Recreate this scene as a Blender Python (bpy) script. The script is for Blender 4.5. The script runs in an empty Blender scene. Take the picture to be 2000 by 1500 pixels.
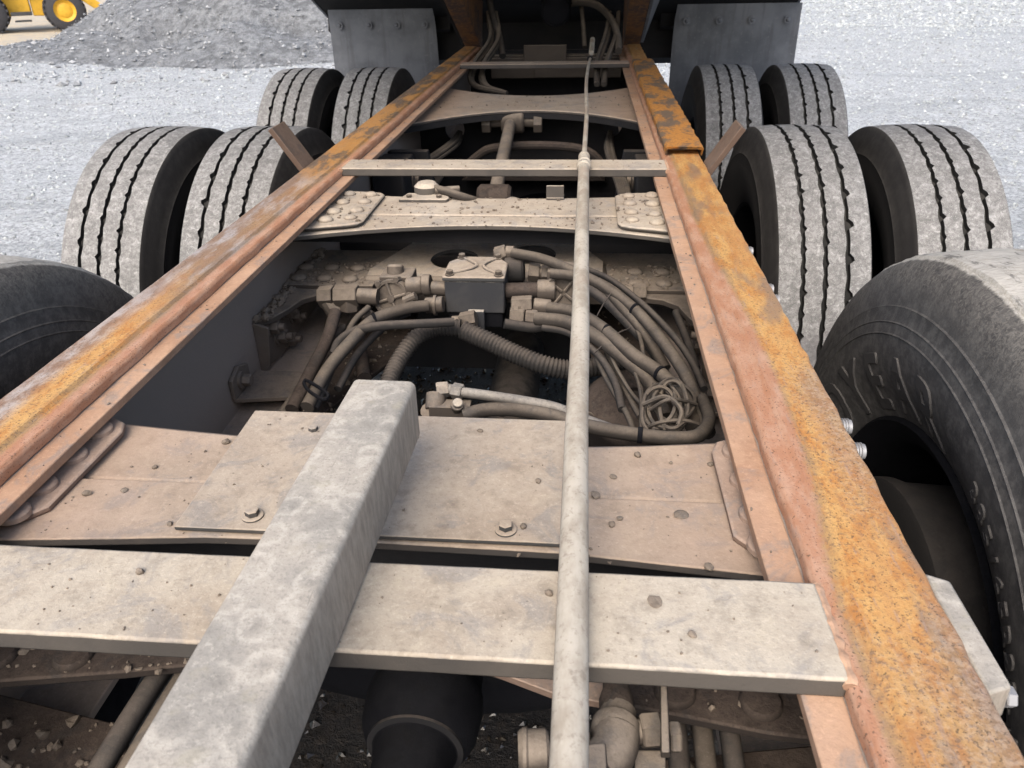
import bpy, bmesh, math, random
import numpy as np
from mathutils import Vector, Matrix
R_ = math.radians
random.seed(7)
S = bpy.context.scene
C = S.collection

# ------------------------------------------------------------------ camera
PITCH, YAW, ROLL = 0.5113459, 0.0987167, 0.0219810
ZR = 1.07                                   # top of the frame's wear bars above ground
CAM = Vector((0.175868, 0.0, ZR + 0.400169))
FPX = 1500.0                                # focal length in photo pixels (2000 wide)
_F = Vector((-math.sin(YAW)*math.cos(PITCH), math.cos(YAW)*math.cos(PITCH), -math.sin(PITCH)))
_R0 = Vector((math.cos(YAW), math.sin(YAW), 0)); _D0 = _F.cross(_R0)
_R = math.cos(ROLL)*_R0 + math.sin(ROLL)*_D0
_D = -math.sin(ROLL)*_R0 + math.cos(ROLL)*_D0
cd = bpy.data.cameras.new("camera"); cam = bpy.data.objects.new("camera", cd); C.objects.link(cam)
cd.sensor_width = 36; cd.lens = FPX/2000*36; cd.clip_start = 0.02; cd.clip_end = 900
M = Matrix.Identity(4)
for i, v in enumerate((_R, -_D, -_F)):
    for k in range(3): M[k][i] = v[k]
M.translation = CAM
cam.matrix_world = M
S.camera = cam
cd.dof.use_dof = True; cd.dof.focus_distance = 0.95; cd.dof.aperture_fstop = 18

# ------------------------------------------------------------------ light
w = bpy.data.worlds.new("World"); S.world = w; w.use_nodes = True
SUN_EL, SUN_AZ = 46, 192                     # azimuth measured from +Y towards +X: the sun is behind the camera
sky = w.node_tree.nodes.new("ShaderNodeTexSky"); sky.sky_type = 'NISHITA'; sky.sun_disc = False
sky.sun_elevation = R_(SUN_EL); sky.sun_rotation = R_(SUN_AZ); sky.dust_density = 4.0; sky.ozone_density = 0.8
bg = w.node_tree.nodes["Background"]; bg.inputs[1].default_value = 0.15
w.node_tree.links.new(sky.outputs[0], bg.inputs[0])
sl = bpy.data.lights.new("sun", 'SUN'); sl.energy = 1.1; sl.angle = R_(40); sl.color = (1, .95, .88)
sun = bpy.data.objects.new("sun", sl); C.objects.link(sun)
az, el = R_(SUN_AZ), R_(SUN_EL)
sd = Vector((math.sin(az)*math.cos(el), math.cos(az)*math.cos(el), math.sin(el)))
sun.rotation_euler = (-sd).to_track_quat('-Z', 'Y').to_euler(); sun.location = sd*60
S.view_settings.view_transform = 'Standard'; S.view_settings.look = 'None'
S.view_settings.gamma = 1; S.view_settings.use_curve_mapping = False
S.view_settings.exposure = 1.02
S.render.engine = 'CYCLES'
S.cycles.use_denoising = True
S.cycles.max_bounces = 6; S.cycles.diffuse_bounces = 4; S.cycles.glossy_bounces = 3

# ------------------------------------------------------------------ points through the measured camera
def P(px, py, z=None, y=None, x=None):
    d = _F + _R*((px-1000)/FPX) + _D*((py-750)/FPX)
    if z is not None: t = (z-CAM.z)/d.z
    elif y is not None: t = (y-CAM.y)/d.y
    else: t = (x-CAM.x)/d.x
    return CAM + d*t

# ------------------------------------------------------------------ materials
class NT:
    def __init__(s, name):
        s.m = bpy.data.materials.new(name); s.m.use_nodes = True
        s.t = s.m.node_tree; s.b = s.t.nodes["Principled BSDF"]
    def n(s, ty, **kw):
        nd = s.t.nodes.new(ty)
        for k, v in kw.items(): setattr(nd, k, v)
        return nd
    def l(s, a, b): s.t.links.new(a, b)
    def setin(s, sock, v):
        if isinstance(v, bpy.types.NodeSocket): s.l(v, sock)
        elif isinstance(v, (tuple, list)) and len(v) == 3 and sock.type == 'RGBA': sock.default_value = (*v, 1)
        else: sock.default_value = v
    def pos(s, obj=False, scale=(1, 1, 1)):
        if obj: o = s.n("ShaderNodeTexCoord").outputs["Object"]
        else: o = s.n("ShaderNodeNewGeometry").outputs["Position"]
        mp = s.n("ShaderNodeMapping"); mp.inputs["Scale"].default_value = scale
        s.l(o, mp.inputs[0]); return mp.outputs[0]
    def noise(s, v, scale, detail=4, rough=.55, dist=0):
        nd = s.n("ShaderNodeTexNoise"); s.l(v, nd.inputs["Vector"])
        nd.inputs["Scale"].default_value = scale; nd.inputs["Detail"].default_value = detail
        nd.inputs["Roughness"].default_value = rough; nd.inputs["Distortion"].default_value = dist
        return nd.outputs["Fac"]
    def vor(s, v, scale, feat='F1', out="Distance", rnd=1):
        nd = s.n("ShaderNodeTexVoronoi", feature=feat); s.l(v, nd.inputs["Vector"])
        nd.inputs["Scale"].default_value = scale; nd.inputs["Randomness"].default_value = rnd
        return nd.outputs[out]
    def ramp(s, v, a, b, lo=0., hi=1.):
        nd = s.n("ShaderNodeMapRange", interpolation_type='SMOOTHSTEP'); s.l(v, nd.inputs[0])
        for i, q in enumerate((a, b, lo, hi)): nd.inputs[i+1].default_value = q
        return nd.outputs[0]
    def math(s, op, a, b=0.):
        nd = s.n("ShaderNodeMath", operation=op); s.setin(nd.inputs[0], a); s.setin(nd.inputs[1], b); return nd.outputs[0]
    def mix(s, f, a, b, mode='MIX'):
        nd = s.n("ShaderNodeMix", data_type='RGBA', blend_type=mode)
        s.setin(nd.inputs[0], f); s.setin(nd.inputs[6], a); s.setin(nd.inputs[7], b); return nd.outputs[2]
    def nz(s):
        g = s.n("ShaderNodeNewGeometry"); x = s.n("ShaderNodeSeparateXYZ"); s.l(g.outputs["Normal"], x.inputs[0]); return x.outputs[2]
    def axis(s, v, i):
        x = s.n("ShaderNodeSeparateXYZ"); s.l(v, x.inputs[0]); return x.outputs[i]
    def out(s, col, rough=.8, metal=0., bump=None, bs=.3, bd=.002, spec=.3):
        s.setin(s.b.inputs["Base Color"], col); s.setin(s.b.inputs["Roughness"], rough); s.setin(s.b.inputs["Metallic"], metal)
        s.b.inputs["Specular IOR Level"].default_value = spec
        if bump is not None:
            bp = s.n("ShaderNodeBump"); bp.inputs["Strength"].default_value = bs; bp.inputs["Distance"].default_value = bd
            s.l(bump, bp.inputs["Height"]); s.l(bp.outputs[0], s.b.inputs["Normal"])
        return s.m

def dusty(name, side, dA, dB, lo=.0, hi=.6, speck=.35, bs=.35, obj=False, spec=.25, blotch=6., pink=None):
    """steel or rubber under a coat of road dust that settles on faces turned upwards"""
    t = NT(name); p = t.pos(obj)
    n1 = t.noise(p, blotch, 4, .6, .4); n2 = t.noise(p, 38, 5, .65); n3 = t.noise(p, 260, 3, .7)
    d = t.mix(t.ramp(n1, .35, .66), dA, dB)
    n4 = t.noise(p, blotch*3.1, 5, .7, .8); g_ = sum(dA)/3
    d = t.mix(t.math('MULTIPLY', t.ramp(n4, .50, .64), .55), d, (g_*.80, g_*.77, g_*.74))
    d = t.mix(t.math('MULTIPLY', t.ramp(n4, .44, .34), .4), d, (dB[0]*1.08, dB[1]*1.07, dB[2]*1.02))
    n8 = t.noise(p, 110, 6, .8)
    d = t.mix(t.math('MULTIPLY', t.ramp(n8, .53, .63), speck*.8), d, tuple(c*.68 for c in dA))
    d = t.mix(t.math('MULTIPLY', t.ramp(n8, .46, .37), speck*.7), d, tuple(min(.75, c*1.2) for c in dB))
    d = t.mix(t.math('MULTIPLY', t.ramp(n2, .52, .70), speck), d, tuple(c*.55 for c in dA))
    d = t.mix(t.math('MULTIPLY', t.ramp(n3, .56, .70), speck*.8), d, tuple(c*.5 for c in dA))
    d = t.mix(t.math('MULTIPLY', t.ramp(n3, .44, .30), .35), d, tuple(min(.8, c*1.35) for c in dB))
    if pink:                                  # rust dust washed off the rails
        ax_ = t.math('ADD', t.math('ABSOLUTE', t.axis(p, 0)), t.math('MULTIPLY', t.math('SUBTRACT', n1, .5), .35))
        d = t.mix(t.math('MULTIPLY', t.ramp(ax_, pink, .38), .42), d, t.mix(n1, (.36, .225, .155), (.42, .27, .19)))
    m = t.ramp(t.math('ADD', t.nz(), t.math('MULTIPLY', t.math('SUBTRACT', n2, .5), .9)), lo, hi)
    sc = t.mix(t.math('MULTIPLY', t.ramp(n1, .4, .65), .35), side, tuple((a*1.5+b*.5)/2 for a, b in zip(side, dA)))
    h = t.math('ADD', n3, t.math('MULTIPLY', n2, 1.5))
    return t.out(t.mix(m, sc, d), .88, 0, h, bs, .0015, spec)

PINK_A, PINK_B = (.37, .225, .145), (.45, .295, .20)
TAN_A, TAN_B = (.33, .262, .20), (.40, .33, .26)
GRY_A, GRY_B = (.43, .405, .36), (.52, .50, .455)
m_ledge = dusty("pink_dust_steel", (.24, .145, .095), PINK_A, PINK_B, -.3, .4, .25)
m_cross = dusty("tan_dust_steel", (.055, .05, .047), TAN_A, TAN_B, .1, .7, pink=.12)
m_crossb = dusty("pale_dust_steel", (.06, .055, .05), (.36, .30, .235), (.45, .39, .315), .1, .7, .35)
m_gusset = dusty("brown_dust_steel", (.16, .11, .085), (.33, .24, .185), (.40, .30, .235), -.1, .6)
m_plate = dusty("plate_dust", (.05, .05, .05), (.335, .275, .215), (.41, .35, .28), .1, .7, .4)
m_bar = dusty("bar_dust", (.06, .055, .05), (.355, .30, .235), (.445, .395, .32), .1, .75, .4)
m_dark = dusty("dark_frame_steel", (.012, .012, .0135), (.075, .063, .054), (.11, .093, .08), .5, 1.1, .3)  # shade of the deep frame parts is put into this dark colour
m_web = dusty("frame_web_steel", (.235, .195, .165), (.27, .22, .18), (.33, .27, .225), .0, 1., .3, blotch=4)
m_valve = dusty("valve_dust", (.055, .045, .037), (.175, .142, .110), (.24, .20, .158), .1, .85, .4)
m_valved = dusty("dark_valve_dust", (.03, .031, .034), (.40, .36, .30), (.48, .43, .36), .5, 1., .3)
m_hose = dusty("hose_dust", (.034, .029, .025), (.10, .082, .065), (.16, .133, .105), .0, 1., .3)
m_hosed = dusty("dark_hose", (.018, .017, .0165), (.075, .063, .054), (.11, .093, .078), .1, 1.1, .3)
m_rubbrown = dusty("shade_brown_dust", (.024, .019, .0165), (.058, .044, .036), (.088, .068, .055), -.1, .7, .7, .6)  # dust darkened to carry the shade inside the frame and under the near bar
m_black = dusty("black_paint", (.005, .0052, .007), (.010, .0105, .0125), (.016, .016, .018), .5, 1.1, .3, spec=.12)
m_rubber = dusty("tyre_sidewall_rubber", (.028, .0268, .0268), (.08, .075, .07), (.11, .103, .095), .1, 1.1, .3, .3)
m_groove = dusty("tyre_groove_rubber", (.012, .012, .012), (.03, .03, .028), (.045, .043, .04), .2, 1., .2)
m_drum = dusty("brake_drum_iron", (.020, .0185, .0175), (.034, .030, .027), (.045, .04, .036), .2, 1., .3)
m_rivet = dusty('dusty_rivet', (.13, .105, .082), (.33, .275, .215), (.41, .355, .285), -.1, .8, .4)
m_rivet2 = dusty('brown_rivet', (.24, .175, .135), (.30, .215, .165), (.36, .27, .21), -.6, .5, .3)
m_brk = dusty('bracket_dust', (.115, .092, .074), (.17, .138, .11), (.23, .19, .155), -.3, .7, .4)
m_zinc = NT("zinc_thread"); m_zinc = m_zinc.out((.33, .33, .335), .5, .4)
m_clod = dusty("dry_mud", (.11, .088, .068), (.17, .137, .106), (.24, .198, .155), -.5, .9, .4, .6)

def galvanised(name, A, B, ring):
    """old tube with pale rings and grey blotches"""
    t = NT(name); p = t.pos()
    wv = t.n("ShaderNodeVectorMath", operation='ADD'); t.l(p, wv.inputs[0])
    nz3 = t.n("ShaderNodeTexNoise"); t.l(p, nz3.inputs["Vector"]); nz3.inputs["Scale"].default_value = 30
    sc = t.n("ShaderNodeVectorMath", operation='SCALE'); t.l(nz3.outputs["Color"], sc.inputs[0]); sc.inputs["Scale"].default_value = .02
    t.l(sc.outputs[0], wv.inputs[1])
    v = t.vor(wv.outputs[0], 38)
    n1 = t.noise(p, 14, 4); n3 = t.noise(p, 380, 3, .7); n2 = t.noise(p, 60, 4)
    c = t.mix(t.ramp(n1, .38, .62), A, B)
    rg = t.math('SUBTRACT', t.ramp(v, .28, .42), t.ramp(v, .44, .58))
    c = t.mix(t.math('MULTIPLY', t.math('MULTIPLY', rg, t.ramp(n1, .34, .48)), .55), c, ring)
    c = t.mix(t.math('MULTIPLY', t.ramp(v, .30, .05), .45), c, tuple(q*.6 for q in A))
    c = t.mix(t.math('MULTIPLY', t.ramp(n3, .5, .66), .35), c, tuple(q*.5 for q in A))
    n7 = t.noise(p, 120, 6, .8)
    c = t.mix(t.math('MULTIPLY', t.ramp(n7, .52, .64), .4), c, tuple(q*.72 for q in A))
    c = t.mix(t.math('MULTIPLY', t.ramp(n7, .46, .36), .35), c, tuple(min(.7, q*1.15) for q in ring))
    scr = t.noise(t.pos(scale=(1, .06, 1)), 420, 3, .6)
    c = t.mix(t.math('MULTIPLY', t.ramp(scr, .66, .70), t.math('MULTIPLY', t.ramp(n1, .5, .6), .45)), c, (.17, .15, .13))
    c = t.mix(t.math('MULTIPLY', t.ramp(n2, .58, .72), .35), c, (.36, .33, .25))
    m = t.ramp(t.nz(), .0, .7)
    sv = t.noise(t.pos(scale=(1, 1, .25)), 170, 4, .7)
    c = t.mix(m, t.mix(t.ramp(sv, .30, .70), (.215, .185, .152), (.32, .28, .232)), c)
    return t.out(c, .8, 0, n3, .4, .0012, .3)
m_tube = galvanised("mottled_tube_steel", (.285, .268, .238), (.385, .352, .302), (.49, .455, .395))

def pipe_mat():
    t = NT("chalky_pipe"); p = t.pos(scale=(1, .45, 1)); q = t.pos()
    n1 = t.noise(p, 30, 5, .65); n2 = t.noise(q, 160, 3, .7); n0 = t.noise(q, 5, 2)
    c = t.mix(t.ramp(n1, .36, .62), (.31, .27, .215), (.46, .42, .35))
    c = t.mix(t.math('MULTIPLY', t.ramp(n2, .52, .70), .55), c, (.21, .175, .14))
    c = t.mix(t.math('MULTIPLY', t.ramp(n0, .50, .66), .6), c, (.29, .215, .16))
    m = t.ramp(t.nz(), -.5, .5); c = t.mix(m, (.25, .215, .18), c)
    return t.out(c, .85, 0, n2, .4, .001)
m_pipe = pipe_mat()
m_greyhose = dusty('grey_braided_hose', (.09, .082, .074), (.20, .18, .155), (.29, .265, .23), -.3, .8, .6, .6)

def rust(name, sgn):
    t = NT(name); g = t.pos(); st = t.pos(scale=(1.0, .35, 1)); lg = t.pos(scale=(1, .22, 1))
    n0 = t.noise(lg, 16, 4, .6, .3); n1 = t.noise(st, 60, 6, .7); n2 = t.noise(g, 240, 4, .75); n3 = t.noise(lg, 7, 3)
    nb = t.noise(g, 190, 6, .75); nl = t.noise(t.pos(scale=(1, .3, 1)), 5, 3, .5)
    ochre, orange, brown, grey = (.52, .30, .105), (.42, .185, .05), (.17, .10, .058), (.25, .20, .165)
    c = t.mix(t.ramp(n1, .36, .60), orange, ochre)
    c = t.mix(t.math('MULTIPLY', t.ramp(nb, .50, .66), .5), c, (.56, .37, .15))
    c = t.mix(t.math('MULTIPLY', t.ramp(n2, .53, .64), .75), c, brown)
    c = t.mix(t.math('MULTIPLY', t.ramp(n0, .55, .64), .7), c, t.mix(n2, brown, grey))
    lo_ = t.noise(t.pos(scale=(1, .18, 1)), 22, 5, .65, .5)
    c = t.mix(t.math('MULTIPLY', t.ramp(lo_, .52, .64), .55), c, t.mix(n1, (.34, .145, .05), (.45, .225, .08)))
    c = t.mix(t.math('MULTIPLY', t.ramp(lo_, .42, .34), .55), c, (.19, .135, .10))
    x = t.math('ABSOLUTE', t.axis(g, 0))
    if sgn < 0:                              # worn bright outer strip on the left rail
        f = t.math('MULTIPLY', t.ramp(t.math('ADD', x, t.math('MULTIPLY', t.math('SUBTRACT', n3, .5), .10)), .398, .420), .85)
        c = t.mix(f, c, t.mix(t.ramp(n1, .4, .62), (.20, .135, .10), (.37, .34, .33)))
        y = t.axis(g, 1)
        f2 = t.math('MULTIPLY', t.ramp(t.math('ADD', y, t.math('MULTIPLY', n0, .6)), 1.1, 1.3), t.ramp(nl, .62, .42))
        c = t.mix(t.math('MULTIPLY', f2, .8), c, t.mix(t.ramp(t.noise(lg, 40, 5, .7), .45, .62), (.225, .145, .095), (.36, .34, .335)))
        fl_ = t.mix(t.ramp(t.noise(st, 13, 5, .7), .47, .55), (.44, .21, .055), (.12, .085, .062))
        fl_ = t.mix(t.math('MULTIPLY', t.ramp(nb, .52, .62), .5), fl_, (.52, .33, .11))
        c = t.mix(t.math('MULTIPLY', t.ramp(t.math('ADD', y, t.math('MULTIPLY', n3, .5)), 1.75, 1.95), .9), c, fl_)
        xe = t.math('ADD', .366, 0.)
    else:
        f = t.math('MULTIPLY', t.ramp(t.math('ADD', nl, t.math('MULTIPLY', n2, .1)), .60, .70), .6)
        c = t.mix(f, c, t.mix(t.ramp(nb, .42, .6), (.17, .12, .085), (.33, .27, .22)))
        xe = t.math('SUBTRACT', t.ramp(t.axis(g, 1), .40, .62, .3590, .3800), t.ramp(t.axis(g, 1), .85, 1.3, 0., .014))
    e = t.ramp(t.math('SUBTRACT', t.math('ADD', x, t.math('ADD', t.math('MULTIPLY', t.math('SUBTRACT', n3, .5), .03), t.math('MULTIPLY', t.math('SUBTRACT', nb, .5), .014))), xe), .004, -.004)
    pk = t.mix(t.ramp(n1, .4, .65), (.38, .19, .11), (.45, .275, .185))
    eb = t.math('SUBTRACT', t.math('ADD', x, t.math('MULTIPLY', t.math('SUBTRACT', nb, .5), .02)), xe)
    eb = t.math('MULTIPLY', t.ramp(eb, .014, .002), t.ramp(n1, .35, .55))
    c = t.mix(t.math('MULTIPLY', eb, .6), c, (.20, .145, .10))
    c = t.mix(e, c, pk)
    c = t.mix(t.math('MULTIPLY', t.ramp(t.noise(g, 420, 2, .6), .60, .68), .7), c, (.05, .035, .025))
    c = t.mix(t.math('MULTIPLY', t.ramp(t.noise(t.pos(scale=(4, .6, 1)), 45, 4, .7), .58, .68), .4), c, (.30, .23, .20))
    rough = t.ramp(n0, .4, .6, .75, .5)
    return t.out(c, rough, 0, t.math('ADD', n2, nb), .5, .0015, .4)
m_rustL, m_rustR = rust("rust_left", -1), rust("rust_right", 1)
def rust_cap():
    t = NT("flaking_rust"); g = t.pos(); st = t.pos(scale=(1, .5, 1))
    n0 = t.noise(st, 16, 4, .65); n1 = t.noise(g, 90, 5, .7)
    c = t.mix(t.ramp(n0, .46, .56), (.45, .20, .045), (.155, .11, .075))
    c = t.mix(t.math('MULTIPLY', t.ramp(n1, .5, .62), .6), c, (.10, .07, .05))
    return t.out(c, .75, 0, n1, .6, .002)
m_cap = rust_cap()
def sillmat():
    t = NT("body_sill_rust"); g = t.pos(); n0 = t.noise(g, 9, 4, .65); n1 = t.noise(g, 60, 5)
    c = t.mix(t.ramp(n0, .42, .6), (.17, .085, .04), (.085, .055, .045))
    c = t.mix(t.math('MULTIPLY', t.ramp(n1, .5, .66), .6), c, (.25, .13, .05))
    return t.out(c, .85, 0, n1, .4, .002)
m_sill = sillmat()
m_guide = dusty('brown_guide_steel', (.085, .055, .04), (.15, .10, .075), (.19, .14, .11), -.2, 1.)

def tread_mat():
    t = NT("worn_tread"); p = t.pos(True); r = t.n("ShaderNodeObjectInfo").outputs["Random"]
    off = t.n("ShaderNodeCombineXYZ"); t.l(t.math('MULTIPLY', r, 40.), off.inputs[0]); t.l(t.math('MULTIPLY', r, 17.), off.inputs[1])
    av = t.n("ShaderNodeVectorMath", operation='ADD'); t.l(p, av.inputs[0]); t.l(off.outputs[0], av.inputs[1]); p = av.outputs[0]
    n0 = t.noise(p, 4, 3); n1 = t.noise(p, 30, 5, .7); n2 = t.noise(p, 150, 4, .75); n3 = t.noise(p, 420, 2, .7)
    c = t.mix(t.ramp(n1, .36, .62), (.175, .172, .166), (.265, .261, .253))
    n5 = t.noise(p, 75, 6, .8, .6)
    c = t.mix(t.math('MULTIPLY', t.ramp(n5, .50, .60), .75), c, (.135, .132, .128))
    c = t.mix(t.math('MULTIPLY', t.ramp(n5, .46, .38), .6), c, (.43, .425, .41))
    c = t.mix(t.math('MULTIPLY', t.ramp(n2, .5, .60), .6), c, (.14, .137, .132))
    c = t.mix(t.math('MULTIPLY', t.ramp(n3, .55, .68), .5), c, (.46, .455, .44))
    c = t.mix(t.math('MULTIPLY', t.ramp(n0, .55, .68), .45), c, (.16, .15, .15))
    return t.out(c, .9, 0, t.math('ADD', n2, t.math('MULTIPLY', n1, 2)), .6, .002, .25)
m_tread = tread_mat()
def wide_mat():
    t = NT("bald_tyre_rubber"); p = t.pos(True); x = t.axis(p, 0)
    rr = t.math('SQRT', t.math('ADD', t.math('POWER', t.axis(p, 1), 2.), t.math('POWER', t.axis(p, 2), 2.)))
    n0 = t.noise(p, 7, 4, .65); n1 = t.noise(p, 60, 5, .75); n2 = t.noise(p, 300, 3, .75)
    scr = t.noise(t.pos(True, (1, 6, 6)), 26, 6, .8, 1.2)
    c = t.mix(t.ramp(n1, .4, .65), (.055, .053, .052), (.10, .096, .091))
    sh = t.ramp(t.math('ADD', rr, t.math('MULTIPLY', t.math('SUBTRACT', n0, .5), .08)), .455, .515)
    c = t.mix(t.math('MULTIPLY', t.math('MULTIPLY', sh, t.ramp(scr, .42, .62)), .9), c, (.17, .16, .145))
    c = t.mix(t.math('MULTIPLY', t.ramp(n2, .56, .68), .35), c, (.12, .11, .10))
    tp = t.ramp(t.math('ADD', rr, t.math('MULTIPLY', t.math('SUBTRACT', n1, .5), .006)), .5165, .5195)
    td = t.mix(t.ramp(scr, .40, .6), (.32, .305, .27), (.46, .44, .40))
    td = t.mix(t.math('MULTIPLY', t.ramp(t.noise(t.pos(True, (3, .8, .8)), 14, 5, .7), .54, .64), .7), td, (.06, .058, .055))
    c = t.mix(tp, c, td)
    return t.out(c, .75, 0, t.math('ADD', n2, t.math('MULTIPLY', scr, 1.5)), .4, .0015, .35)
m_wide = wide_mat()
m_letter = dusty('raised_letter_rubber', (.055, .053, .052), (.09, .085, .08), (.11, .104, .097), .3, 1.1, .3)
def flapmat():
    t = NT("weathered_aluminium"); p = t.pos(); n0 = t.noise(p, 5, 4, .6); n1 = t.noise(p, 70, 4, .7); st = t.noise(t.pos(scale=(6, 6, .4)), 6, 4)
    c = t.mix(t.ramp(n0, .35, .65), (.095, .102, .115), (.15, .158, .175))
    c = t.mix(t.math('MULTIPLY', t.ramp(st, .5, .7), .4), c, (.075, .075, .082))
    c = t.mix(t.math('MULTIPLY', t.ramp(n1, .58, .7), .4), c, (.22, .22, .22))
    return t.out(c, .62, .25, n1, .15, .001)
m_flap = flapmat()
def plain(name, c, rough=.7, metal=0., sc=40, amt=.4, dark=.5):
    t = NT(name); p = t.pos(True); n = t.noise(p, sc, 5, .65)
    return t.out(t.mix(t.math('MULTIPLY', t.ramp(n, .45, .65), amt), c, tuple(q*dark for q in c)), rough, metal, n, .2, .002)
m_yellow = plain("loader_yellow", (.62, .36, .035), .5, 0, 6, .35, .6)
m_loadergrey = plain("loader_grey", (.05, .052, .055), .7, 0, 6)
m_loadertyre = plain("loader_tyre", (.05, .05, .055), .9, 0, 12)
m_glass = plain("cab_glass", (.03, .04, .045), .1, 0, 3, .1)
def groundmat():
    t = NT("gravel_ground"); p = t.pos(); n0 = t.noise(p, .35, 4, .6, .6); n1 = t.noise(p, 2.2, 5, .65); n2 = t.noise(p, 30, 5, .8); n3 = t.noise(p, 90, 3, .8)
    tr = t.noise(t.pos(scale=(.35, 1.6, 1)), .8, 5, .6, 1.5)
    c = t.mix(t.ramp(n2, .38, .60), (.207, .213, .213), (.535, .55, .548))
    c = t.mix(t.math('MULTIPLY', t.ramp(n3, .54, .62), .45), c, (.72, .745, .74))
    c = t.mix(t.math('MULTIPLY', t.ramp(n3, .45, .36), .6), c, (.16, .16, .17))
    c = t.mix(t.math('MULTIPLY', t.ramp(tr, .48, .66), .45), c, (.25, .265, .267))
    c = t.mix(t.math('MULTIPLY', t.ramp(n1, .56, .70), .35), c, (.33, .31, .28))
    n6 = t.noise(t.pos(scale=(1, .8, 1)), 6, 5, .75)
    c = t.mix(t.math('MULTIPLY', t.ramp(n6, .52, .64), .4), c, (.25, .266, .267))
    c = t.mix(t.math('MULTIPLY', t.ramp(n6, .46, .36), .35), c, (.62, .65, .65))
    # damp, oily patch below the driveline, with the truck's shadow painted into it
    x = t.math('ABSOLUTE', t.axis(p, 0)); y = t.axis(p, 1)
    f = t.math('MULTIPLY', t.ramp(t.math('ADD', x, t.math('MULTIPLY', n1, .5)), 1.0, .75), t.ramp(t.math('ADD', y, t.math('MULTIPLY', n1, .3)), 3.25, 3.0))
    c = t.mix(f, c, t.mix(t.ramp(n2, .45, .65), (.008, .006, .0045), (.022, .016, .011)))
    far = t.math('MULTIPLY', t.ramp(t.math('ADD', y, t.math('MULTIPLY', n0, 8.)), 24., 32.), t.ramp(t.axis(p, 0), -6., -11.))
    c = t.mix(far, c, t.mix(t.ramp(n1, .4, .6), (.48, .40, .28), (.40, .36, .29)))
    return t.out(c, t.ramp(f, 0, 1, .9, .6), 0, t.math('ADD', n2, t.math('MULTIPLY', n3, .6)), .8, .015, .4)
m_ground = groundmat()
def stonemat(name, A, B, wet=False):
    t = NT(name); g = t.n("ShaderNodeNewGeometry"); rnd = g.outputs["Random Per Island"]; p = t.pos(); n = t.noise(p, 60, 4)
    c = t.mix(rnd, A, B); c = t.mix(t.math('MULTIPLY', t.ramp(n, .5, .65), .4), c, tuple(q*.6 for q in A))
    return t.out(c, .18 if wet else .8, 0, n, .3, .004, .5)
m_gravel = stonemat("gravel_stone", (.23, .245, .245), (.55, .58, .575))
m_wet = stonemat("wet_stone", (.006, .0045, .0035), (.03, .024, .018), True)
def pilemat():
    t = NT("gravel_pile"); p = t.pos(); n0 = t.noise(p, .9, 5, .65); n1 = t.noise(p, 7, 6, .75); n2 = t.noise(p, 30, 4, .8)
    c = t.mix(t.ramp(n1, .38, .62), (.165, .172, .177), (.34, .352, .36))
    c = t.mix(t.math('MULTIPLY', t.ramp(n2, .58, .68), .6), c, (.50, .51, .53))
    c = t.mix(t.math('MULTIPLY', t.ramp(n0, .52, .66), .45), c, (.15, .155, .16))
    return t.out(c, .9, 0, t.math('ADD', n1, n2), 1., .06, .3)
m_pile = pilemat()
m_pilestone = stonemat("pile_stone", (.16, .166, .17), (.40, .412, .42))

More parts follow.
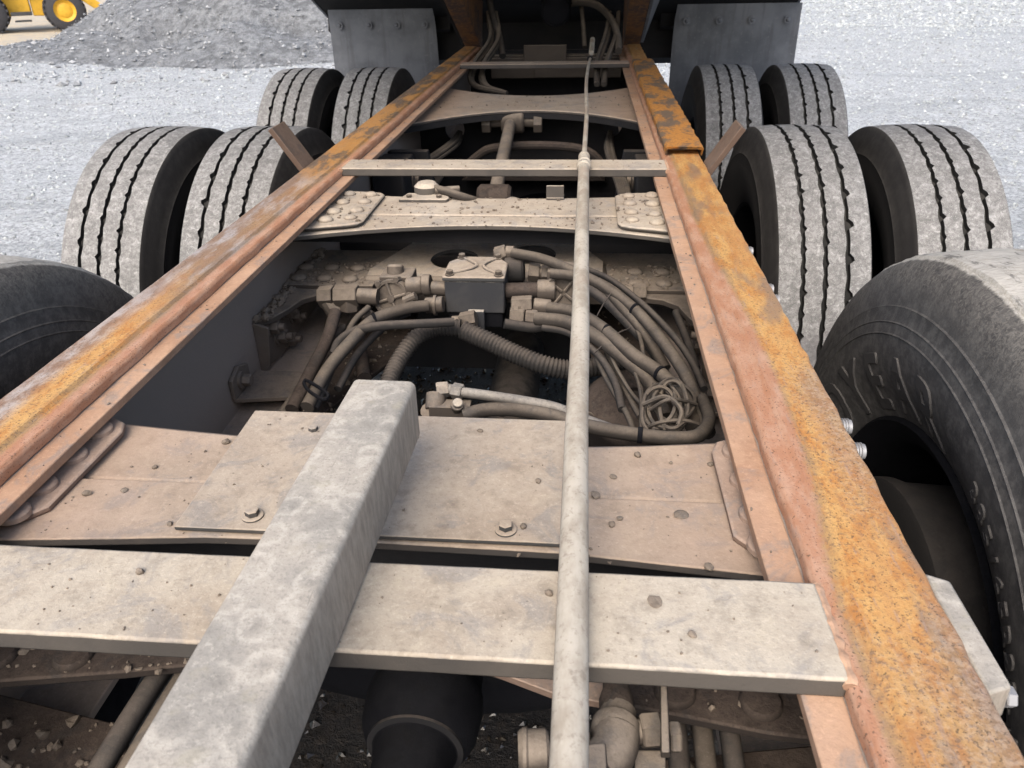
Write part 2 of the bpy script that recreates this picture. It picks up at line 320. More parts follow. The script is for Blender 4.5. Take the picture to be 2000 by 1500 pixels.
# ------------------------------------------------------------------ mesh helpers
def frame_of(d):
    d = Vector(d).normalized(); a = Vector((0, 0, 1)) if abs(d.z) < .9 else Vector((1, 0, 0))
    u = d.cross(a).normalized(); return u, d.cross(u).normalized(), d
class MB:
    def __init__(s): s.b = bmesh.new()
    def box(s, c, sz, M=None):
        vs = []
        for dx, dy, dz in ((-1,-1,-1),(1,-1,-1),(1,1,-1),(-1,1,-1),(-1,-1,1),(1,-1,1),(1,1,1),(-1,1,1)):
            v = Vector((dx*sz[0]/2, dy*sz[1]/2, dz*sz[2]/2))
            if M is not None: v = M @ v
            vs.append(s.b.verts.new(v+Vector(c)))
        for f in ((0,3,2,1),(4,5,6,7),(0,1,5,4),(1,2,6,5),(2,3,7,6),(3,0,4,7)): s.b.faces.new([vs[i] for i in f])
        return s
    def hexa(s, pts):                       # eight corners, bottom ring then top ring
        vs = [s.b.verts.new(p) for p in pts]
        for f in ((0,3,2,1),(4,5,6,7),(0,1,5,4),(1,2,6,5),(2,3,7,6),(3,0,4,7)): s.b.faces.new([vs[i] for i in f])
        return s
    def prism(s, poly, a, b, axis='z', n=1, jit=None):
        """extrude a 2D outline: axis z -> (x,y); axis y -> (x,z); axis x -> (y,z)"""
        def mk(p, t):
            if axis == 'z': return Vector((p[0], p[1], t))
            if axis == 'y': return Vector((p[0], t, p[1]))
            return Vector((t, p[0], p[1]))
        rings = []
        for k in range(n+1):
            t = a+(b-a)*k/n
            rings.append([s.b.verts.new(mk(p, t) + (jit(i, k) if jit else Vector())) for i, p in enumerate(poly)])
        m = len(poly)
        for k in range(n):
            for i in range(m):
                j = (i+1) % m; s.b.faces.new((rings[k][i], rings[k][j], rings[k+1][j], rings[k+1][i]))
        s.b.faces.new(rings[0][::-1]); s.b.faces.new(rings[-1])
        return s
    def tube(s, path, r, n=14, sub=6, rf=None, cap=True, spline=True):
        pts = [Vector(p) for p in path]
        if spline and len(pts) > 2:
            q = []; e = [2*pts[0]-pts[1]]+pts+[2*pts[-1]-pts[-2]]
            for i in range(1, len(e)-2):
                for k in range(sub):
                    t = k/sub; a, b, c, d = e[i-1], e[i], e[i+1], e[i+2]
                    q.append(.5*((2*b)+(c-a)*t+(2*a-5*b+4*c-d)*t*t+(3*b-a-3*c+d)*t**3))
            pts = q+[pts[-1]]
        if rf is not None and sub > 0:          # resample evenly for corrugated tubes
            L = [0]
            for a, b in zip(pts, pts[1:]): L.append(L[-1]+(b-a).length)
            cnt = int(L[-1]/rf[0]); out = []; j = 0
            for k in range(cnt+1):
                d = L[-1]*k/cnt
                while j < len(L)-2 and L[j+1] < d: j += 1
                out.append(pts[j].lerp(pts[j+1], (d-L[j])/max(1e-9, L[j+1]-L[j])))
            pts = out
        T = [(pts[min(i+1, len(pts)-1)]-pts[max(i-1, 0)]).normalized() for i in range(len(pts))]
        u, v, _ = frame_of(T[0]); rings = []
        for i, (p, t) in enumerate(zip(pts, T)):
            u = (u-t*u.dot(t)).normalized(); v = t.cross(u)
            rad = r if rf is None else rf[1](i)
            rings.append([s.b.verts.new(p+(u*math.cos(2*math.pi*k/n)+v*math.sin(2*math.pi*k/n))*rad) for k in range(n)])
        for a, b in zip(rings, rings[1:]):
            for k in range(n): s.b.faces.new((a[k], a[(k+1) % n], b[(k+1) % n], b[k]))
        if cap: s.b.faces.new(rings[0][::-1]); s.b.faces.new(rings[-1])
        return s
    def lathe(s, p0, d, prof, n=20, ph=0, cap=True):
        """prof: (distance along d, radius)"""
        p0 = Vector(p0); u, v, d = frame_of(d); rings = []
        for t, r in prof:
            rings.append([s.b.verts.new(p0+d*t+(u*math.cos(2*math.pi*k/n+ph)+v*math.sin(2*math.pi*k/n+ph))*max(r, 1e-5)) for k in range(n)])
        for a, b in zip(rings, rings[1:]):
            for k in range(n): s.b.faces.new((a[k], a[(k+1) % n], b[(k+1) % n], b[k]))
        if cap: s.b.faces.new(rings[0][::-1]); s.b.faces.new(rings[-1])
        return s
    def cyl(s, a, b, r, n=16, ch=.0):
        a, b = Vector(a), Vector(b); L = (b-a).length
        pr = [(0, r-ch), (ch, r), (L-ch, r), (L, r-ch)] if ch else [(0, r), (L, r)]
        return s.lathe(a, b-a, pr, n)
    def hexnut(s, a, b, r): return s.cyl(a, b, r, 6, min(.0015, r*.12))
    def dome(s, p, d, r, h, n=14):
        return s.lathe(p, d, [(-.001, r), (h*.25, r*.98), (h*.6, r*.85), (h*.88, r*.55), (h, r*.15)], n)
    def mesh(s, name, sharp=35):
        me = bpy.data.meshes.new(name)
        bmesh.ops.recalc_face_normals(s.b, faces=s.b.faces[:]); s.b.to_mesh(me); s.b.free()
        for p in me.polygons: p.use_smooth = True
        me.set_sharp_from_angle(angle=R_(sharp)); return me
def link(name, me, mat=None, parent=None, loc=None, rot=None):
    o = bpy.data.objects.new(name, me)
    if mat is not None and not me.materials: me.materials.append(mat)
    C.objects.link(o)
    if parent is not None: o.parent = parent
    if loc is not None: o.location = loc
    if rot is not None: o.rotation_euler = rot
    return o
def part(name, mb, mat, parent=None, bevel=0, sharp=35, label=None):
    o = link(name, mb.mesh(name, sharp), mat, parent)
    if bevel:
        md = o.modifiers.new("bevel", 'BEVEL'); md.width = bevel; md.segments = 2; md.limit_method = 'ANGLE'; md.angle_limit = R_(40)
        md.harden_normals = False
    if label: o['label'] = label
    return o
def tag(o, label, cat, group=None, kind=None):
    o['label'] = label; o['category'] = cat
    if group: o['group'] = group
    if kind: o['kind'] = kind
    return o
def empty(name, loc=(0, 0, 0)):
    o = bpy.data.objects.new(name, None); o.location = loc; o.empty_display_size = .2; C.objects.link(o); return o
def plate_mesh(name, outline, holes, th, res=24):
    """flat plate with holes in its own xy plane, top at z=0"""
    cu = bpy.data.curves.new(name, 'CURVE'); cu.dimensions = '2D'; cu.fill_mode = 'BOTH'; cu.extrude = th/2
    def sp(pts):
        q = cu.splines.new('POLY'); q.points.add(len(pts)-1); q.use_cyclic_u = True
        for k, p in enumerate(pts): q.points[k].co = (p[0], p[1], 0, 1)
    sp(outline)
    for (x, y, rx, ry) in holes: sp([(x+rx*math.cos(2*math.pi*k/res), y+ry*math.sin(2*math.pi*k/res)) for k in range(res)])
    o = bpy.data.objects.new(name, cu); C.objects.link(o)
    me = bpy.data.meshes.new_from_object(o.evaluated_get(bpy.context.evaluated_depsgraph_get()))
    bpy.data.objects.remove(o); bpy.data.curves.remove(cu)
    me.transform(Matrix.Translation((0, 0, -th/2))); me.materials.clear()
    bm = bmesh.new(); bm.from_mesh(me); bmesh.ops.remove_doubles(bm, verts=bm.verts[:], dist=1e-5)
    bmesh.ops.recalc_face_normals(bm, faces=bm.faces[:]); bm.to_mesh(me); bm.free()
    for p in me.polygons: p.use_smooth = False
    return me

# ------------------------------------------------------------------ ground, gravel, pile
def gz(x, y):
    d = math.hypot(x, y); k = min(1, max(0, (d-17)/17)); k = k*k*(3-2*k)
    b = .035*math.sin(x*.9+y*.35)*math.cos(y*.8-x*.2) + .02*math.sin(x*2.3-y*1.7)
    return -1.0*k + b*min(1, max(0, (d-2.0)/3))
def grid():
    xs = sorted(set([round(v, 3) for v in list(np.arange(-16, 16.01, .4)) + [s*(16+1.18**k) for s in (-1, 1) for k in range(1, 37)]]))
    ys = sorted(set([round(v, 3) for v in list(np.arange(-8, 34.01, .4)) + [34+1.18**k for k in range(1, 37)] + [-8-1.25**k for k in range(1, 26)]]))
    vs = [(x, y, gz(x, y)) for y in ys for x in xs]; nx = len(xs)
    fs = [(j*nx+i, j*nx+i+1, (j+1)*nx+i+1, (j+1)*nx+i) for j in range(len(ys)-1) for i in range(nx-1)]
    me = bpy.data.meshes.new("ground"); me.from_pydata(vs, [], fs)
    for p in me.polygons: p.use_smooth = True
    return me
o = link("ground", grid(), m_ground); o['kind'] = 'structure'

OCT = np.array([(1,0,0),(-1,0,0),(0,1,0),(0,-1,0),(0,0,1),(0,0,-1)], float)
OCTF = np.array([(0,2,4),(2,1,4),(1,3,4),(3,0,4),(2,0,5),(1,2,5),(3,1,5),(0,3,5)])
_g = (1+5**.5)/2
ICO = np.array([(-1,_g,0),(1,_g,0),(-1,-_g,0),(1,-_g,0),(0,-1,_g),(0,1,_g),(0,-1,-_g),(0,1,-_g),(_g,0,-1),(_g,0,1),(-_g,0,-1),(-_g,0,1)], float)/1.9
ICOF = np.array([(0,11,5),(0,5,1),(0,1,7),(0,7,10),(0,10,11),(1,5,9),(5,11,4),(11,10,2),(10,7,6),(7,1,8),(3,9,4),(3,4,2),(3,2,6),(3,6,8),(3,8,9),(4,9,5),(2,4,11),(6,2,10),(8,6,7),(9,8,1)])
def stones(name, pts, sizes, mat, seed=1, flat=.7, base=None):
    OCT_, OCTF_ = base or (OCT, OCTF); nv = len(OCT_)
    rng = np.random.default_rng(seed); n = len(pts)
    ang = rng.uniform(0, 6.283, n); ca, sa = np.cos(ang), np.sin(ang)
    v = np.repeat(OCT_[None], n, 0)*rng.uniform(.65, 1.2, (n, nv, 1))*rng.uniform(.6, 1.2, (n, 1, 3)) + rng.normal(0, .12, (n, nv, 3))
    v[:, :, 2] *= flat; v *= np.asarray(sizes)[:, None, None]
    x = v[:, :, 0]*ca[:, None]-v[:, :, 1]*sa[:, None]; y = v[:, :, 0]*sa[:, None]+v[:, :, 1]*ca[:, None]
    V = np.stack([x, y, v[:, :, 2]], 2)+np.asarray(pts)[:, None, :]
    Fc = OCTF_[None]+(np.arange(n)*nv)[:, None, None]
    me = bpy.data.meshes.new(name); me.from_pydata(V.reshape(-1, 3).tolist(), [], Fc.reshape(-1, 3).tolist())
    return link(name, me, mat)
rng = np.random.default_rng(3); pts = []; szs = []
while len(pts) < 60000:
    d = 1.5+25*rng.random()**1.5; a = rng.uniform(-1.0, .85)
    x, y = CAM.x+d*math.sin(a), d*math.cos(a)
    if abs(x) < 1.15 and y < 4.3: continue
    sz = (.004+.010*rng.random()**3)*(.7+.12*d); pts.append((x, y, gz(x, y)+sz*.2)); szs.append(sz)
for k in range(9000):
    d = rng.uniform(24, 48); a = rng.uniform(.15, .62); x, y = CAM.x+d*math.sin(a), d*math.cos(a); sz = (.006+.012*rng.random()**3)*(.7+.12*d); pts.append((x, y, gz(x, y)+sz*.2)); szs.append(sz)
o = stones("gravel", pts, szs, m_gravel, 4); tag(o, "loose pale grey gravel strewn over the yard on both sides of the truck", "gravel", kind='stuff')
pts = []; szs = []
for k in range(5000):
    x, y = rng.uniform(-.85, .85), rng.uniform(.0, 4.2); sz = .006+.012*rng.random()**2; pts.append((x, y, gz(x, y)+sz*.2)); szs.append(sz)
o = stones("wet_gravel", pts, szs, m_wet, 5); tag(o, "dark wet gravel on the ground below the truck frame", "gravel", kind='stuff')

# gravel pile at the upper left
def pile():
    rng2 = np.random.default_rng(11); ph = rng2.uniform(0, 6.28, (14, 2)); fr = rng2.uniform(.6, 7, (14, 2)); am = .9/(.9+np.hypot(fr[:, 0], fr[:, 1]))*.2
    cx, cy = -5.2, 20.4; N = 190; vs = []; H = []
    for j in range(N+1):
        for i in range(N+1):
            x = -17+23*i/N; y = 9.5+24*j/N
            u = math.hypot((x-cx)/6.6, (y-cy)/7.4)
            wob = sum(am[k]*math.sin(fr[k, 0]*x+ph[k, 0])*math.sin(fr[k, 1]*y+ph[k, 1]) for k in range(14))
            h = (1-u)*4.6+wob*1.1*(1 if u < 1.15 else 0)
            for qx, qy, ax, ay, hh in ((-10.6, 15.2, 3.2, 1.5, .16), (-13.2, 16.4, 3.0, 1.6, .13), (-8.6, 14.3, 2.2, 1.3, .34), (-5.6, 13.6, 2.6, 1.3, .45)):
                u2 = math.hypot((x-qx)/ax, (y-qy)/ay)
                if u2 < 1.3: h = max(h, (1-u2)*hh*1.3+wob*.2)
            h = h if h > 0 else h*.4
            vs.append((x, y, gz(x, y)+max(h, -.3)-.02)); H.append(h)
    fs = []
    for j in range(N):
        for i in range(N):
            q = (j*(N+1)+i, j*(N+1)+i+1, (j+1)*(N+1)+i+1, (j+1)*(N+1)+i)
            if max(H[k] for k in q) > -.02: fs.append(q)
    me = bpy.data.meshes.new("gravel_pile"); me.from_pydata(vs, [], fs)
    bm = bmesh.new(); bm.from_mesh(me); bmesh.ops.delete(bm, geom=[v for v in bm.verts if not v.link_faces], context='VERTS'); bm.to_mesh(me); bm.free()
    for p in me.polygons: p.use_smooth = True
    top = [(v, h) for v, h in zip(vs, H) if h > .02 and v[1] < 22]
    return me, top
me, top = pile()
o = link("gravel_pile", me, m_pile); tag(o, "large heap of dark grey crushed gravel beyond the left tyres", "gravel pile")
pts = []; szs = []
for k in range(16000):
    v, h = top[rng.integers(len(top))]; sz = .012+.045*rng.random()**5
    pts.append((v[0]+rng.uniform(-.07, .07), v[1]+rng.uniform(-.08, .08), v[2]+sz*.2)); szs.append(sz)
for k in range(500):
    x = rng.uniform(-12, -2); y = rng.uniform(10.5, 14); sz = .02+.06*rng.random()**3; pts.append((x, y, gz(x, y)+sz*.2)); szs.append(sz)
o = stones("pile_stones", pts, szs, m_pilestone, 9); tag(o, "loose broken stones lying over the dark gravel heap", "stones", kind='stuff')

# ------------------------------------------------------------------ the truck
T = empty("dump_truck"); tag(T, "dusty rusty dump truck chassis seen along its frame rails under the raised body", "dump truck")
YB, YC, YA = 2.28, 3.65, .825
for s in (-1, 1):
    ch = [(.421, .772), (.421, 1.0515), (.325, 1.0515), (.325, 1.042), (.413, 1.042), (.413, .782), (.325, .782), (.325, .772)]
    o = part("frame_rail", MB().prism([(s*a, b) for a, b in ch], -.6, 4.15, 'y', 4), m_web, T, .0015)
    # upper flange: the dusty pink ledge
    o = part("rail_ledge", MB().prism([(s*a, b) for a, b in [(.3235, 1.0419), (.3235, 1.0520), (.3495, 1.0520), (.3495, 1.0419)]], -.6, 4.14, 'y', 60,
             lambda i, k: Vector((random.uniform(-.0006, .0006), 0, random.uniform(-.0003, .0003)))), m_ledge, T, .001)
    rr = random.Random(5+s); edge = [rr.uniform(-.0016, .0012) for _ in range(241)]; inn = [rr.uniform(-.0007, .0007) for _ in range(241)]
    pr = [(.3500, 1.0519), (.3500, 1.0625), (.3535, 1.0662), (.3690, 1.0668), (.3735, 1.0700), (.4300, 1.0705), (.4322, 1.0685), (.4322, 1.0519)]
    def jit(i, k, s=s, edge=edge, inn=inn):
        if i in (5, 6, 7): return Vector((s*edge[k]*(1 if s > 0 else .3), 0, 0))
        if i in (0, 1, 2): return Vector((s*inn[k], 0, inn[k]*.5))
        return Vector((0, 0, inn[k]*.6))
    part("wear_bar", MB().prism([(s*a, b) for a, b in pr], -.6, 4.12, 'y', 240, jit), m_rustL if s < 0 else m_rustR, T, .0012, 30,
         "rust streaked left wear bar with worn bright patches" if s < 0 else "ochre rusted right wear bar")
# flaking cap over the far half of the right wear bar
rr = random.Random(3); e2 = [rr.uniform(-.003, .003) for _ in range(61)]
cap = [(.3570, 1.0708), (.3570, 1.0830), (.3610, 1.0870), (.4340, 1.0880), (.4395, 1.0850), (.4395, 1.0660), (.4365, 1.0660), (.4360, 1.0830), (.4330, 1.0850), (.3620, 1.0840), (.3600, 1.0820), (.3600, 1.0708)]
part("rail_cap", MB().prism(cap, 1.775, 3.38, 'y', 60, lambda i, k: Vector((e2[k]*.5, (rr.uniform(-.012, .012) if k == 0 else 0), e2[k]*.35))), m_cap, T, 0, 30)

# flat bars welded between the rails
def flatbar(y0, y1, z0=1.0521, z1=1.0695, x0=-.3505, x1=.3505, mat=m_bar):
    n = 40; mb = MB(); rr = random.Random(int(y0*100))
    return part("cross_bar", mb.prism([(y0, z0), (y1, z0), (y1, z1), (y0, z1)], x0, x1, 'x', n,
                lambda i, k: Vector((0, rr.uniform(-.00015, .00015), rr.uniform(-.00012, .00012)))), mat, T, .0022, 30)
flatbar(.345, .431); flatbar(1.645, 1.728, mat=m_crossb); flatbar(3.40, 3.49, mat=m_cross)
for s in (-1, 1):                            # lumpy welds, buried in pink dust
    for (y0, y1, zz) in ((.345, .431, 1.0665), (1.645, 1.728, 1.0665)):
        rr = random.Random(int(y0*50)+s); n = 16; rad = [.0050+.0007*math.sin(q*.9)+rr.uniform(-.0004, .0004) for q in range(200)]
        part("weld_bead", MB().tube([(s*(.3515+rr.uniform(-.0007, .0007)), y0-.001+(y1-y0+.002)*k/n, zz-.0022+rr.uniform(-.0006, .0006)) for k in range(n+1)], .005, 8, 4, rf=(.0022, lambda i: rad[i])), m_ledge, T)
# loose looking square tube in the foreground
tb = MB(); w2, h = .0295, .062; c = .0065; sq = []
for (sx, sz) in ((1, 1), (-1, 1), (-1, -1), (1, -1)):
    for k in range(5):
        a0 = {(1, 1): 0, (-1, 1): 90, (-1, -1): 180, (1, -1): 270}[(sx, sz)]; a = R_(a0+k*22.5)
        sq.append((sx*(w2-c)+c*math.cos(a), 1.0700+h/2+sz*(h/2-c)+c*math.sin(a)))
tb.prism(sq, -.30, .600, 'y', 1)
me = tb.mesh("support_tube", 30); me.transform(Matrix.Translation((-.0015, .6, 0)) @ Matrix.Rotation(-.022, 4, 'Z') @ Matrix.Translation((0, -.6, 0)))
tube = link("support_tube", me, m_tube, T); tube['label'] = "thick mottled pale grey square tube lying lengthwise"

# pipe along the frame
pp = [(.1765, .16, 1.0815), (.176, .4, 1.0820), (.1755, .62, 1.0825), (.1765, .82, 1.0818), (.1755, 1.1, 1.0835), (.1755, 1.4, 1.0825), (.1755, 1.69, 1.0825)]
pipe = part("long_pipe", MB().tube(pp, .0109, 18, 8), m_pipe, T, label="long chalky white pipe running down the middle")
part("pipe_collar", MB().lathe((.1755, 1.60, 1.0825), (0, 1, 0), [(0, .012), (.004, .0145), (.010, .0142), (.013, .0122), (.03, .0122), (.033, .0145), (.040, .0145), (.044, .012)], 18), m_pipe, pipe)
part("pipe_collar", MB().lathe((.1755, 1.69, 1.0825), (0, 1, 0), [(-.004, .0119), (.0, .0125), (.012, .0118), (.02, .009), (.024, .0055)], 18), m_pipe, pipe)
part("thin_rod", MB().tube([(.1755, 1.69, 1.0825), (.179, 2.2, 1.083), (.176, 2.7, 1.084), (.180, 3.1, 1.084), (.190, 3.45, 1.085), (.196, 3.62, 1.10)], .0055, 10, 6), m_pipe, pipe)
part("rod_end", MB().cyl((.194, 3.55, 1.092), (.199, 3.78, 1.125), .011, 12, .002), m_pipe, pipe)
part("rod_clamp", MB().lathe((.188, 3.42, 1.084), (0, 1, 0), [(0, .008), (.004, .012), (.03, .012), (.034, .008)], 12), m_dark, pipe)

# --------------- shared small hardware
RV_L = MB().dome((0, 0, 0), (0, 0, 1), .0148, .0085).mesh("rivet"); RV_L.materials.append(m_rivet)
RV_F = MB().lathe((0, 0, 0), (0, 0, 1), [(-.001, .0148), (.0036, .0146), (.0052, .0132), (.0058, .0110), (.0061, .003)], 28).mesh("rivet"); RV_F.materials.append(m_rivet2)
RV_S = MB().dome((0, 0, 0), (0, 0, 1), .0165, .0085).mesh("rivet"); RV_S.materials.append(m_valve)
RV_D = MB().lathe((0, 0, 0), (0, 0, 1), [(-.001, .0175), (.0030, .0172), (.006, .0150), (.0068, .004)], 24).mesh('rivet'); RV_D.materials.append(m_rubbrown)
def inst(name, me, parent, loc, rot=None, scale=None):
    o = link(name, me, None, parent, loc, rot)
    if scale: o.scale = (scale,)*3
    return o

# --------------- crossmember A (nearest, with the cover plate)
fo = [(-.413, .482), (-.334, .487), (-.24, .495), (-.152, .503), (0, .506), (.167, .503), (.25, .495), (.335, .487), (.413, .482)]
bk = [(.413, .700), (.36, .698), (.317, .692), (.25, .683), (.17, .676), (0, .673), (-.184, .676), (-.26, .684), (-.337, .693), (-.413, .700)]
fl = [(x, y) for x, y in fo]+[(.413, .5805), (-.413, .5805)]
cm = part("crossmember", MB().prism(fl, 1.0135, 1.0225, 'z'), m_cross, T, .0015)
rb = [(-.413, .5835), (.413, .5835)]+bk
part("rear_flange", MB().prism(rb, 1.0040, 1.0180, 'z'), m_cross, cm, .007)
part("channel_web", MB().box((0, .575, .936), (.824, .008, .154)), m_dark, cm)
part("channel_web", MB().box((0, .5895, .936), (.824, .008, .135)), m_dark, cm)
for s in (-1, 1):
    g = [(.412, .500), (.345, .503), (.325, .512), (.3125, .527), (.3115, .655), (.318, .672), (.335, .682), (.412, .684)]
    part("gusset_plate", MB().prism([(s*a, b) for a, b in g], 1.0226, 1.0300, 'z'), m_gusset, cm, .002)
    for y in (.512, .553, .604, .652): inst("rivet", RV_F, cm, (s*.3355, y, 1.0302))
    for y in (.53, .60): inst("rivet", RV_F, cm, (s*.385, y, 1.0302))
cp = part("cover_plate", MB().prism([(-.181, .507), (.166, .507), (.168, .705), (-.184, .707)], 1.0245, 1.0292, 'z', 1), m_plate, T, .001)
for px, py in ((494, 1008), (988, 1035)):
    p = P(px, py, z=1.0295)
    wsh = part("washer", MB().lathe((p.x, p.y, 1.0290), (0, 0, 1), [(0, .0098), (.0018, .0098), (.0024, .0090)], 24), m_plate, cp)
    part("bolt", MB().hexnut((p.x, p.y, 1.0312), (p.x, p.y, 1.0372), .0064), m_plate, cp)
p = P(612, 840, z=1.0295); part("bolt", MB().hexnut((p.x, p.y, 1.029), (p.x, p.y, 1.034), .005), m_plate, cp)

# --------------- crossmember B (second, with gussets full of rivets)
def cmb_front(x): return 1.408-.60*x*x
fo = [(x, cmb_front(x)) for x in np.linspace(-.413, .413, 15)]
cmB = part("crossmember", MB().prism(fo+[(.413, 1.461), (-.413, 1.461)], 1.011, 1.021, 'z'), m_crossb, T, .002)
bkB = [(x, 1.582+.25*x*x) for x in np.linspace(.413, -.413, 15)]
part("rear_flange", MB().prism([(-.413, 1.4635), (.413, 1.4635)]+bkB, 1.014, 1.0235, 'z'), m_crossb, cmB, .004)
part("channel_web", MB().box((0, 1.455, .990), (.824, .008, .041)), m_dark, cmB)
part("channel_web", MB().box((0, 1.471, .990), (.824, .008, .041)), m_dark, cmB)
for s in (-1, 1):
    g = [(.412, 1.340), (.335, 1.350), (.262, 1.372), (.247, 1.380), (.2405, 1.395), (.2405, 1.575), (.250, 1.590), (.270, 1.596), (.412, 1.612)]
    part("gusset_plate", MB().prism([(s*a, b) for a, b in g], 1.0240, 1.0320, 'z'), m_crossb, cmB, .003)
    for (x, y) in ((.268, 1.408), (.268, 1.455), (.268, 1.515), (.268, 1.568), (.312, 1.392), (.312, 1.445), (.312, 1.51), (.315, 1.572), (.357, 1.39), (.357, 1.46), (.357, 1.53), (.36, 1.59)):
        inst("rivet", RV_L, cmB, (s*x, y, 1.0318), scale=random.uniform(.85, 1.05))
# valve on crossmember B and small upright tab
va = part("level_valve", MB().prism([(-.205, 1.545), (-.105, 1.545), (-.10, 1.56), (-.115, 1.592), (-.195, 1.592)], 1.0236, 1.031, 'z'), m_crossb, T, .002)
part("valve_body", MB().lathe((-.155, 1.60, 1.030), (0, 0, 1), [(0, .026), (.006, .027), (.014, .026), (.022, .018), (.024, .006)], 24), m_crossb, va)
part("valve_neck", MB().cyl((-.135, 1.585, 1.036), (-.085, 1.60, 1.036), .009, 12, .001), m_valve, va)
for x in (-.185, -.122): part("bolt", MB().hexnut((x, 1.558, 1.031), (x, 1.558, 1.037), .006), m_valve, va)
tb_ = part("mounting_tab", MB().box((.118, 1.572, 1.0355), (.036, .005, .035)).box((.118, 1.583, 1.0262), (.036, .03, .005)), m_crossb, T, .001)
part("air_hose", MB().tube([P(835, 366, z=1.04), P(858, 370, z=1.04), P(890, 380, z=1.035), P(925, 391, z=1.02), P(955, 400, z=.985)], .0085, 14), m_hose, T)

# --------------- crossmember C (far, hourglass)
xs = np.linspace(-.413, .413, 21)
fo = [(x, 2.63-1.745*min(abs(x), .36)**2-.2*max(0, abs(x)-.36)) for x in xs]; bk = [(x, 2.92+1.55*min(abs(x), .36)**2) for x in xs[::-1]]
cmC = part("crossmember", MB().prism(fo+bk, 1.010, 1.020, 'z'), m_cross, T, .003)
lip = MB()
for a, b in zip(fo, fo[1:]): lip.hexa([(a[0], a[1]+.003, .992), (b[0], b[1]+.003, .992), (b[0], b[1]+.011, .992), (a[0], a[1]+.011, .992), (a[0], a[1]+.003, 1.0099), (b[0], b[1]+.003, 1.0099), (b[0], b[1]+.011, 1.0099), (a[0], a[1]+.011, 1.0099)])
part("front_lip", lip, m_dark, cmC)

# --------------- suspension crossmember at valve level
sus = part("suspension_crossmember", MB().box((0, 1.760, .71), (.824, .012, .37)), m_dark, T, .001)
Z9 = .900
al = [(-.4125, 1.215), (-.4125, 1.60), (-.18, 1.60)]
inner = [P(x, y, z=Z9) for x, y in ((497, 629), (532, 620), (562, 603), (590, 584), (625, 574), (700, 568))]
for s in (-1, 1):
    poly = [(-.4125, 1.60), (-.4125, 1.222)]+[(p.x, p.y) for p in inner]+[(-.18, 1.45), (-.18, 1.60)]
    part("arch_flange", MB().prism([(s*-1*a, b) for a, b in poly], .888, .900, 'z'), m_valve, sus, .002)
    rp = [(-.409, 1.372), (-.23, 1.372), (-.225, 1.50), (-.405, 1.505)]
    part("rivet_plate", MB().prism([(s*-1*a, b) for a, b in rp], .9002, .9085, 'z'), m_valve, sus, .0015)
    for (x, y) in ((-.388, 1.405), (-.335, 1.402), (-.282, 1.400), (-.392, 1.465), (-.338, 1.463), (-.283, 1.462)):
        inst("rivet", RV_S, sus, (s*-1*x, y, .9083))
    # bracket plate against the web with big nuts
    br = [(1.215, .8985), (1.60, .8985), (1.60, .80), (1.30, .79), (1.235, .80)]
    part("web_bracket", MB().prism(br, s*.4125, s*.404, 'x'), m_brk, sus, .0015)
    part("bracket_lip", MB().prism([(s*.4125, .8975), (s*.384, .8875), (s*.394, .81), (s*.4125, .79)], 1.212, 1.219, 'y'), m_brk, sus, .001)
    for (y, z) in ((1.262, .868), (1.290, .835), (1.335, .868), (1.375, .84), (1.41, .875), (1.33, .81)):
        nb = MB(); nb.cyl((s*.404, y, z), (s*.400, y, z), .017, 16); nb.hexnut((s*.4001, y, z), (s*.384, y, z), .0135); nb.cyl((s*.3841, y, z), (s*.374, y, z), .007, 12)
        part("bracket_nut", nb, m_brk, sus)
    part("angle_bracket", MB().prism([(s*.411, 1.085), (s*.28, 1.105), (s*.28, 1.19), (s*.411, 1.19)], .806, .814, 'z'), m_brk, sus, .001)
    part("angle_bracket", MB().prism([(1.082, .8141), (1.15, .8141), (1.15, .85), (1.115, .862), (1.082, .85)], s*.411, s*.404, 'x'), m_brk, sus, .001)
    part("bracket_nut", MB().cyl((s*.404, 1.112, .837), (s*.399, 1.112, .837), .016, 16).hexnut((s*.399, 1.112, .837), (s*.385, 1.112, .837), .011), m_brk, sus)
    part("bottom_gusset", MB().prism([(s*.411, 1.0), (s*.30, 1.12), (s*.20, 1.40), (s*.20, 1.73), (s*.411, 1.73)], .735, .745, 'z'), m_rubbrown, sus, .002)
# plate with the two oval holes, front edge rolled down
ol = [(P(x, y, z=.912).x, P(x, y, z=.912).y) for x, y in ((716, 540), (722, 525), (832, 459), (1100, 452), (1178, 511), (1176, 547))]
h1, h2 = P(888, 505, z=.912), P(1040, 497, z=.912)
me = plate_mesh("oval_plate", ol, [(h1.x, h1.y, .050, .058), (h2.x, h2.y, .050, .058)], .007); me.transform(Matrix.Translation((0, 0, .912)))
ovp = link("oval_plate", me, m_plate, T)
a, b = Vector((*ol[0], .9085)), Vector((*ol[-1], .9085))
part("rolled_edge", MB().tube([a+Vector((0, .001, -.006)), b+Vector((0, .001, -.006))], .0115, 14, 1, spline=False).box(((a.x+b.x)/2, (a.y+b.y)/2-.006, .885), (abs(b.x-a.x), .007, .04)), m_valve, ovp)
lower = part("lower_shelf", MB().box((-.02, 1.60, .845), (.40, .22, .008)), m_valve, ovp)

